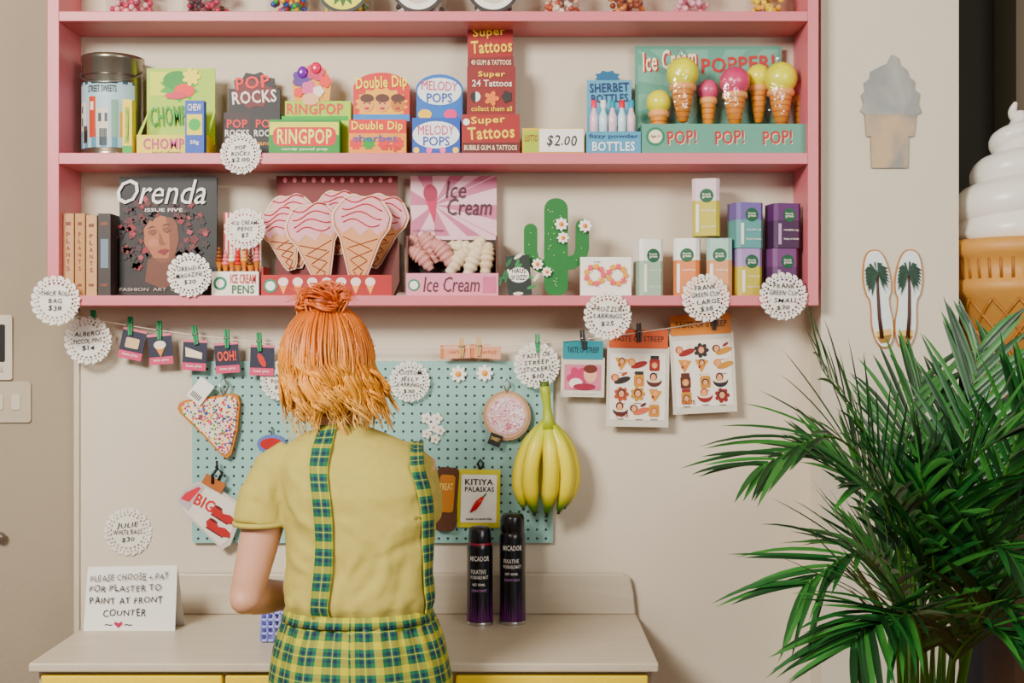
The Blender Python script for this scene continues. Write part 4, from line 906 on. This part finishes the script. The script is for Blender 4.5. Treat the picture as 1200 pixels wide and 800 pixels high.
# shirt
SH=M('b0a254',.9,var=.12,scale=70,bump=.25,sat=1.1)
b=B(raw=True)
srings=[ring(496,380,424,-.565,.050),ring(506,358,450,-.57,.060),ring(520,338,480,-.58,.076),ring(542,322,502,-.59,.094),ring(575,328,511,-.605,.106),ring(620,335,511,-.612,.106),ring(660,337,507,-.618,.106),ring(688,333,508,-.62,.111),ring(701,332,508,-.62,.113),ring(711,336,505,-.62,.105),ring(720,342,498,-.62,.092)]
b.loft(srings,SH)
b.tube([P(344,538,-.59),P(322,553,-.60),P(310,580,-.61),P(306,613,-.615)],[.040,.047,.048,.052],SH,20)
b.tube([P(470,538,-.575),P(486,554,-.55),P(491,580,-.52),P(491,605,-.50)],[.041,.046,.046,.045],SH,20)
shirt=rc('t_shirt',b,'mustard yellow short-sleeved tee',per); rem(shirt,.0045,4)
creases=[((330,588),(380,628),1),((336,618),(384,650),-.8),((336,652),(372,676),1),((340,698),(366,652),-.8),((392,566),(462,604),-.7),((388,604),(446,640),.9),((398,700),(424,636),1),((418,704),(446,656),-.8),((440,700),(458,640),1),((462,702),(480,650),-.8),((484,700),(498,640),1),((508,598),(462,628),1),((504,624),(450,655),-.8),((392,530),(478,524),-.6),((318,566),(338,606),-.9),((298,566),(316,604),.9),((288,590),(318,612),-.7),((332,540),(350,576),1),((470,548),(506,584),.9),((390,648),(408,688),-.8),((376,540),(400,590),.6),((500,560),(486,600),-.8)]
cp=[(P(a[0],a[1],-.70),P(c_[0],c_[1],-.70),am) for a,c_,am in creases]
for v in shirt.data.vertices:
    w=v.co+per.location
    lo=max(0,min(1,(1.16-w.z)/.18))
    n1=noise.noise(Vector((w.x*11,w.y*8,w.z*13))); n2=noise.noise(Vector((w.x*18+w.z*9,w.y*8,w.z*40-w.x*14)))
    disp=n1*.0042+n2*.0026*(lo*.9+.3)
    if w.y<-.58:
        for a,c_,am in cp:
            ax,az,bx,bz=a.x,a.z,c_.x,c_.z; dx,dz=bx-ax,bz-az; LL=dx*dx+dz*dz; t=((w.x-ax)*dx+(w.z-az)*dz)/LL
            if -.1<t<1.1:
                q=max(0,min(1,t)); wob=.004*math.sin(t*5+ax*40); L1=math.sqrt(LL); dd=abs((w.x-ax)*dz/L1-(w.z-az)*dx/L1+wob)
                if dd<.03: disp+=am*.0052*math.exp(-(dd/.0095)**2)*math.sin(math.pi*(.08+.84*q))
    if w.z<.985: disp+=.0025*math.sin(w.x*150+3*noise.noise(Vector((w.x*12,0,w.z*10))))*max(0,min(1,(.995-w.z)/.03))
    v.co+=v.normal*max(-.008,min(.009,disp))
c=B(raw=True); a0=P(306,612,-.615); c.tube([a0+Vector((0,0,.003)),a0+Vector((0,0,-.005))],[.0525,.0525],SH,28); rc('sleeve_cuff',c,None,per)
def plaid(name,k):
    m,n,l,p=nm(name); uv=n.new('ShaderNodeUVMap'); uv.uv_map='UVMap'; sp=n.new('ShaderNodeSeparateXYZ'); l.new(uv.outputs[0],sp.inputs[0]); rs=[]
    for o in (0,1):
        a=n.new('ShaderNodeMath'); a.operation='MULTIPLY'; a.inputs[1].default_value=k; l.new(sp.outputs[o],a.inputs[0]); f=n.new('ShaderNodeMath'); f.operation='FRACT'; l.new(a.outputs[0],f.inputs[0])
        r=n.new('ShaderNodeValToRGB'); r.color_ramp.interpolation='CONSTANT'; e=r.color_ramp.elements; e[0].position=0; e[0].color=hexc('b4ac34'); e[1].position=.15; e[1].color=hexc('14583a')
        for ps,h in ((.32,'0a1c3c'),(.44,'14583a'),(.50,'b4b458'),(.54,'14583a'),(.60,'0a1c3c'),(.72,'1a6444'),(.86,'b4ac34')): q=e.new(ps); q.color=hexc(h,1,1.2)
        l.new(f.outputs[0],r.inputs[0]); rs.append(r.outputs[0])
    mx=n.new('ShaderNodeMix'); mx.data_type='RGBA'; mx.inputs[0].default_value=.5; l.new(rs[0],mx.inputs[6]); l.new(rs[1],mx.inputs[7]); l.new(mx.outputs[2],p.inputs['Base Color']); p.inputs['Roughness'].default_value=.85; return m
PL=plaid('plaid_cloth',23)
pr=[ring(709,339,502,-.62,.106),ring(725,334,507,-.62,.114),ring(750,325,517,-.62,.126),ring(780,318,526,-.62,.134),ring(815,313,533,-.62,.138),ring(850,313,534,-.62,.13)]
b=B(raw=True); b.loft(pr,PL,64)
for x in (LX,RX):
    dx=.012 if x==RX else -.012
    b.loft([(x,-.62,.80,.085,.125),(x+dx*.5,-.62,.70,.098,.112),(x+dx,-.62,.45,.095,.10),(x+dx,-.625,.14,.10,.10)],PL,36)
pants=rc('plaid_trousers',b,'green, navy and yellow plaid trousers',per)
md=pants.modifiers.new('s','SUBSURF'); md.levels=2; md.render_levels=2; bake(pants)
for v in pants.data.vertices:
    w=v.co+per.location; g=max(0,(w.z-.86)/.09); v.co+=Vector((w.x-base.x,w.y+.62,0)).normalized()*(noise.noise(Vector((w.x*14,w.y*8,w.z*6)))*.009+max(0,min(1,g))*.003*math.sin(math.atan2(w.x-base.x,w.y+.62)*30))
b=B(raw=True); b.loft([(r[0],r[1],r[2],r[3]+.003,r[4]+.004) for r in (ring(709,339,502,-.62,.106),ring(722,335,506,-.62,.112))],PL,48,cap=False); o=rc('waistband',b,'plaid waistband',per); md=o.modifiers.new('s','SOLIDIFY'); md.thickness=.003; md.offset=1
bv=BVHTree.FromPolygons([tuple(v.co+per.location) for v in shirt.data.vertices],[tuple(p.vertices) for p in shirt.data.polygons])
def strap(tA,tB,half,i0,inw,sm=2):
    b=B(raw=True); vs=[];uv=[];dense=[]
    rg=srings[i0:10]
    for i in range(len(rg)-1):
        for q in range(6): dense.append(tuple(rg[i][k]+(rg[i+1][k]-rg[i][k])*q/6 for k in range(5)))
    dense.append(rg[-1]); path=[]
    for i,(cx,cy,cz,a,bb_) in enumerate(dense):
        ang=math.radians(tA+(tB-tA)*i/(len(dense)-1)); dirv=Vector((math.sin(ang),-math.cos(ang),0)); c0=Vector((cx,cy,cz)); tg=Vector((math.cos(ang),math.sin(ang),0))
        row=[]
        for j in range(5):
            o0=c0+tg*((j/4-.5)*2*half); h=bv.ray_cast(o0+dirv*.4,-dirv)
            p=(h[0] if h[0] is not None else o0+dirv*bb_); row.append(p)
        path.append((row,dirv,cz))
    for i,(row,dirv,cz) in enumerate(path):
        for j in range(5):
            acc=Vector((0,0,0));n=0
            for k in range(max(0,i-sm),min(len(path),i+sm+1)): acc+=path[k][0][j];n+=1
            p=acc/n; p.z=cz; vs.append(p+dirv*.0065); uv.append((j*half/2+.0065,cz))
    top=vs[:5]; pre=[];puv=[]
    for q in range(7,0,-1):
        t_=q/7
        for j in range(5):
            p=top[j]+Vector((inw*t_, .17*t_**1.2, .034*math.sin(t_*math.pi*.62)))
            h=bv.ray_cast(Vector((p.x,p.y,2)),Vector((0,0,-1)))
            if h[0] is not None and h[0].z>p.z-.05: p.z=max(p.z,h[0].z+.004)
            pre.append(p); puv.append((j*half/2+.0065,dense[0][2]+t_*.14))
    V=pre+vs; U=puv+uv; n=len(V)//5
    b.add(V,[(i*5+j,i*5+j+1,(i+1)*5+j+1,(i+1)*5+j) for i in range(n-1) for j in range(4)],PL,True,U)
    o=rc('suspender_strap',b,'plaid suspender strap',per); md=o.modifiers.new('s','SOLIDIFY'); md.thickness=.003; md.offset=0
strap(-26,-27,.0165,2,.012); strap(63,72,.0165,3,-.012)
for x in (LX,RX):
    b=B(raw=True); b.loft([(x,-.585,0,.047,.125),(x,-.585,.02,.05,.128),(x,-.585,.045,.046,.12),(x,-.60,.07,.04,.09),(x,-.62,.10,.038,.055)],M('e8e4dc',.5),28); rc('shoe',b,'white trainer',per)
# hair
def hairmat(k,nm_):
    m,n,l,p=nm(nm_); g=n.new('ShaderNodeNewGeometry'); sp=n.new('ShaderNodeSeparateXYZ'); l.new(g.outputs['Position'],sp.inputs[0])
    nz=n.new('ShaderNodeTexNoise'); nz.inputs['Scale'].default_value=16; l.new(g.outputs['Position'],nz.inputs['Vector'])
    ad=n.new('ShaderNodeMath'); ad.operation='MULTIPLY_ADD'; ad.inputs[1].default_value=.12; l.new(nz.outputs['Fac'],ad.inputs[0]); l.new(sp.outputs[2],ad.inputs[2])
    mr=n.new('ShaderNodeMapRange'); mr.inputs['From Min'].default_value=1.31; mr.inputs['From Max'].default_value=1.60; l.new(ad.outputs[0],mr.inputs['Value'])
    r=n.new('ShaderNodeValToRGB'); e=r.color_ramp.elements; e[0].position=0; e[0].color=hexc('e8bc74',k,1.15); e[1].position=1; e[1].color=hexc('a85014',k,1.2)
    q=e.new(.35); q.color=hexc('dc9a44',k,1.15); q=e.new(.68); q.color=hexc('c67428',k,1.15)
    l.new(mr.outputs[0],r.inputs[0]); l.new(r.outputs[0],p.inputs['Base Color']); p.inputs['Roughness'].default_value=.40; return m
HM=[hairmat(k,'hair_%d'%i) for i,k in enumerate((.55,.85,1.05,1.3,.30))]
b=B(raw=True); b.ball(HC+Vector((.0,-.004,.004)),(.076,.090,.106),HM[4],24,16)
b.loft([(HC.x,HC.y-.0,HC.z-.002,.072,.084),(HC.x+.006,HC.y,HC.z-.06,.066,.074),(HC.x+.012,HC.y-.005,HC.z-.095,.046,.05)],HM[4],24)
random.seed(21)
NL=112
for cl_ in range(NL):
    ph0=math.radians(-134+268*((cl_*0.618)%1)); lay=random.uniform(.99,1.14); wf=random.uniform(13,19); wp=random.random()*6.28; am=random.uniform(.005,.0105)
    right=max(0,math.sin(ph0)); L=random.uniform(.045,.115)+.035*right*random.random()+(.012 if abs(ph0)<.7 else 0)
    ex=random.uniform(-.012,.010)+.030*right*random.random(); th0=random.uniform(.02,.5)
    tipx=random.uniform(-.010,.014); fl=random.choice((0,0,.010,.018)); big=random.uniform(-.10,.10); lk=.55 if cl_%3 else .35
    for s_ in range(13):
        dph=random.uniform(-.17,.17)+big*0; dl=random.uniform(-.03,.03); pts=[];rad=[]; r0=random.uniform(.0012,.0026); N=26; p1=random.uniform(-.28,.28); Lk=L*random.uniform(.80,1.06)
        mt=HM[random.choice((0,1,1,2,2,2,3))]
        for i in range(N):
            t=i/(N-1); gather=1-lk*max(0,(t-.40)/.60); ph=ph0+dph*gather; k=lay+dl*gather
            if t<.40:
                th=th0+(1.57-th0)*(t/.40)
                p=HC+Vector((.078*math.sin(th)*math.sin(ph)*k,-.094*math.sin(th)*math.cos(ph)*k,.108*math.cos(th)*(1+(k-1)*.5)+.004)); tt=0
            else:
                tt=(t-.40)/.60; kk=k*(1+.12*math.sin(tt*2.6)-.20*tt*(1-right*.7))
                p=HC+Vector((.078*math.sin(ph)*kk+ex*tt*tt+(.012+tipx*tt)*tt,-.094*math.cos(ph)*kk*(1-.12*tt)-fl*tt*tt,-Lk*(tt-.12*(fl>0)*tt**3)+.004))
            wv=am*min(1,t*1.9)**1.5*(.6+.6*tt); a_=wf*t+wp+p1
            p+=Vector((math.cos(ph)*math.sin(a_)*wv,math.sin(ph)*math.sin(a_)*wv-.8*wv*math.cos(a_),.25*wv*math.cos(a_)))
            pts.append(p); rad.append(max(.0004,r0*(1-.8*tt**2.2)) if t>.08 else r0*.7)
        b.tube(pts,rad,mt,4)
for s_ in range(120):
    ph=math.radians(random.uniform(-130,130)); pts=[]; a=random.uniform(.3,2.2); d=random.uniform(.006,.026); wf=random.uniform(4,12)
    for i in range(9):
        t=i/8; th=a+t*.9; k=1.06+d*6*t*t*.6
        pts.append(HC+Vector((.080*math.sin(th)*math.sin(ph)*k+.006*math.sin(wf*t),-.096*math.sin(th)*math.cos(ph)*k,.110*math.cos(th)*k-(.06*t if a>1.3 else 0))))
    b.tube(pts,[.0006]*9,HM[3],4)
BC=P(378,353,-.59)
for s_ in range(140):
    r=random.uniform(.012,.040); a=random.random()*6.28; tl=random.uniform(-1.1,1.1); pts=[]; tw=random.uniform(2.0,3.6); oy=random.uniform(-.009,.009); oz=random.uniform(-.006,.009)
    for i in range(12):
        q=a+i/11*tw; rr=r*(1+.18*math.sin(3*q+s_)); pts.append(BC+Vector((rr*1.08*math.cos(q)+oy,rr*.8*math.sin(q)*math.sin(tl)+.008*math.sin(q+s_),rr*.74*math.sin(q)*math.cos(tl)+.007*math.sin(2*q+s_)+oz)))
    b.tube(pts,[.0006]+[.0024]*9+[.0014,.0004],HM[random.choice((1,2,2,3,3))],5)
b.ball(BC,(.026,.022,.018),HM[0],12,8)
for q in range(50):
    a=random.uniform(-2.6,2.6); d=Vector((math.sin(a)*1.2,-.2,abs(math.cos(a))*.7+.1)); e2=Vector((random.uniform(-.012,.012),0,random.uniform(-.014,.004))); b.tube([BC+d*.02,BC+d*.036+e2*.3+Vector((0,0,.003)),BC+d*random.uniform(.042,.056)+e2],[.0016,.0011,.0003],HM[random.choice((2,3))],5)
for q in range(110):
    ph=math.radians(random.uniform(-125,125)); th=random.uniform(.45,1.15); pts=[]; kk=random.uniform(1.0,1.03)
    for i in range(9):
        t=i/8; thh=th*(1-t)+.12*t; p=HC+Vector((.083*math.sin(thh)*math.sin(ph)*kk,-.099*math.sin(thh)*math.cos(ph)*kk,.113*math.cos(thh)+.006)); p=p.lerp(BC+Vector((0,0,-.004)),t**2.2); p+=Vector((.0025*math.sin(t*9+q),0,0)); pts.append(p)
    b.tube(pts,[.0004,.0014,.002,.002,.002,.002,.002,.0018,.0015],HM[random.choice((0,1,1,2,2))],5)
rc('hair',b,'wavy copper orange hair with messy top knot',per)

# ------------------------------------------------ lights
def area(loc,tgt,sx,sy,pw,col):
    ld=bpy.data.lights.new('area','AREA'); ld.shape='RECTANGLE'; ld.size=sx; ld.size_y=sy; ld.energy=pw; ld.color=col
    o=bpy.data.objects.new('area_light',ld); sc.collection.objects.link(o); o.location=loc; o.rotation_euler=(Vector(tgt)-Vector(loc)).to_track_quat('-Z','Y').to_euler()
area((-1.45,-2.7,2.7),(.25,0,1.25),.9,.7,178,(1,.95,.87))
area((1.6,-3.0,2.3),(.3,0,1.2),1.2,1.2,50,(1,.95,.88))
wd=bpy.data.worlds.new('World'); sc.world=wd; wd.use_nodes=True; bg=wd.node_tree.nodes['Background']; bg.inputs[0].default_value=(.97,.97,1,1); bg.inputs[1].default_value=.24
cam=bpy.data.cameras.new('Camera'); cam.lens=45; cam.sensor_width=36; co=bpy.data.objects.new('Camera',cam); sc.collection.objects.link(co); co.location=(0,-3,CZ); co.rotation_euler=(math.pi/2,0,0); sc.camera=co
for o in bpy.data.objects:
    if '_s' in o: del o['_s']
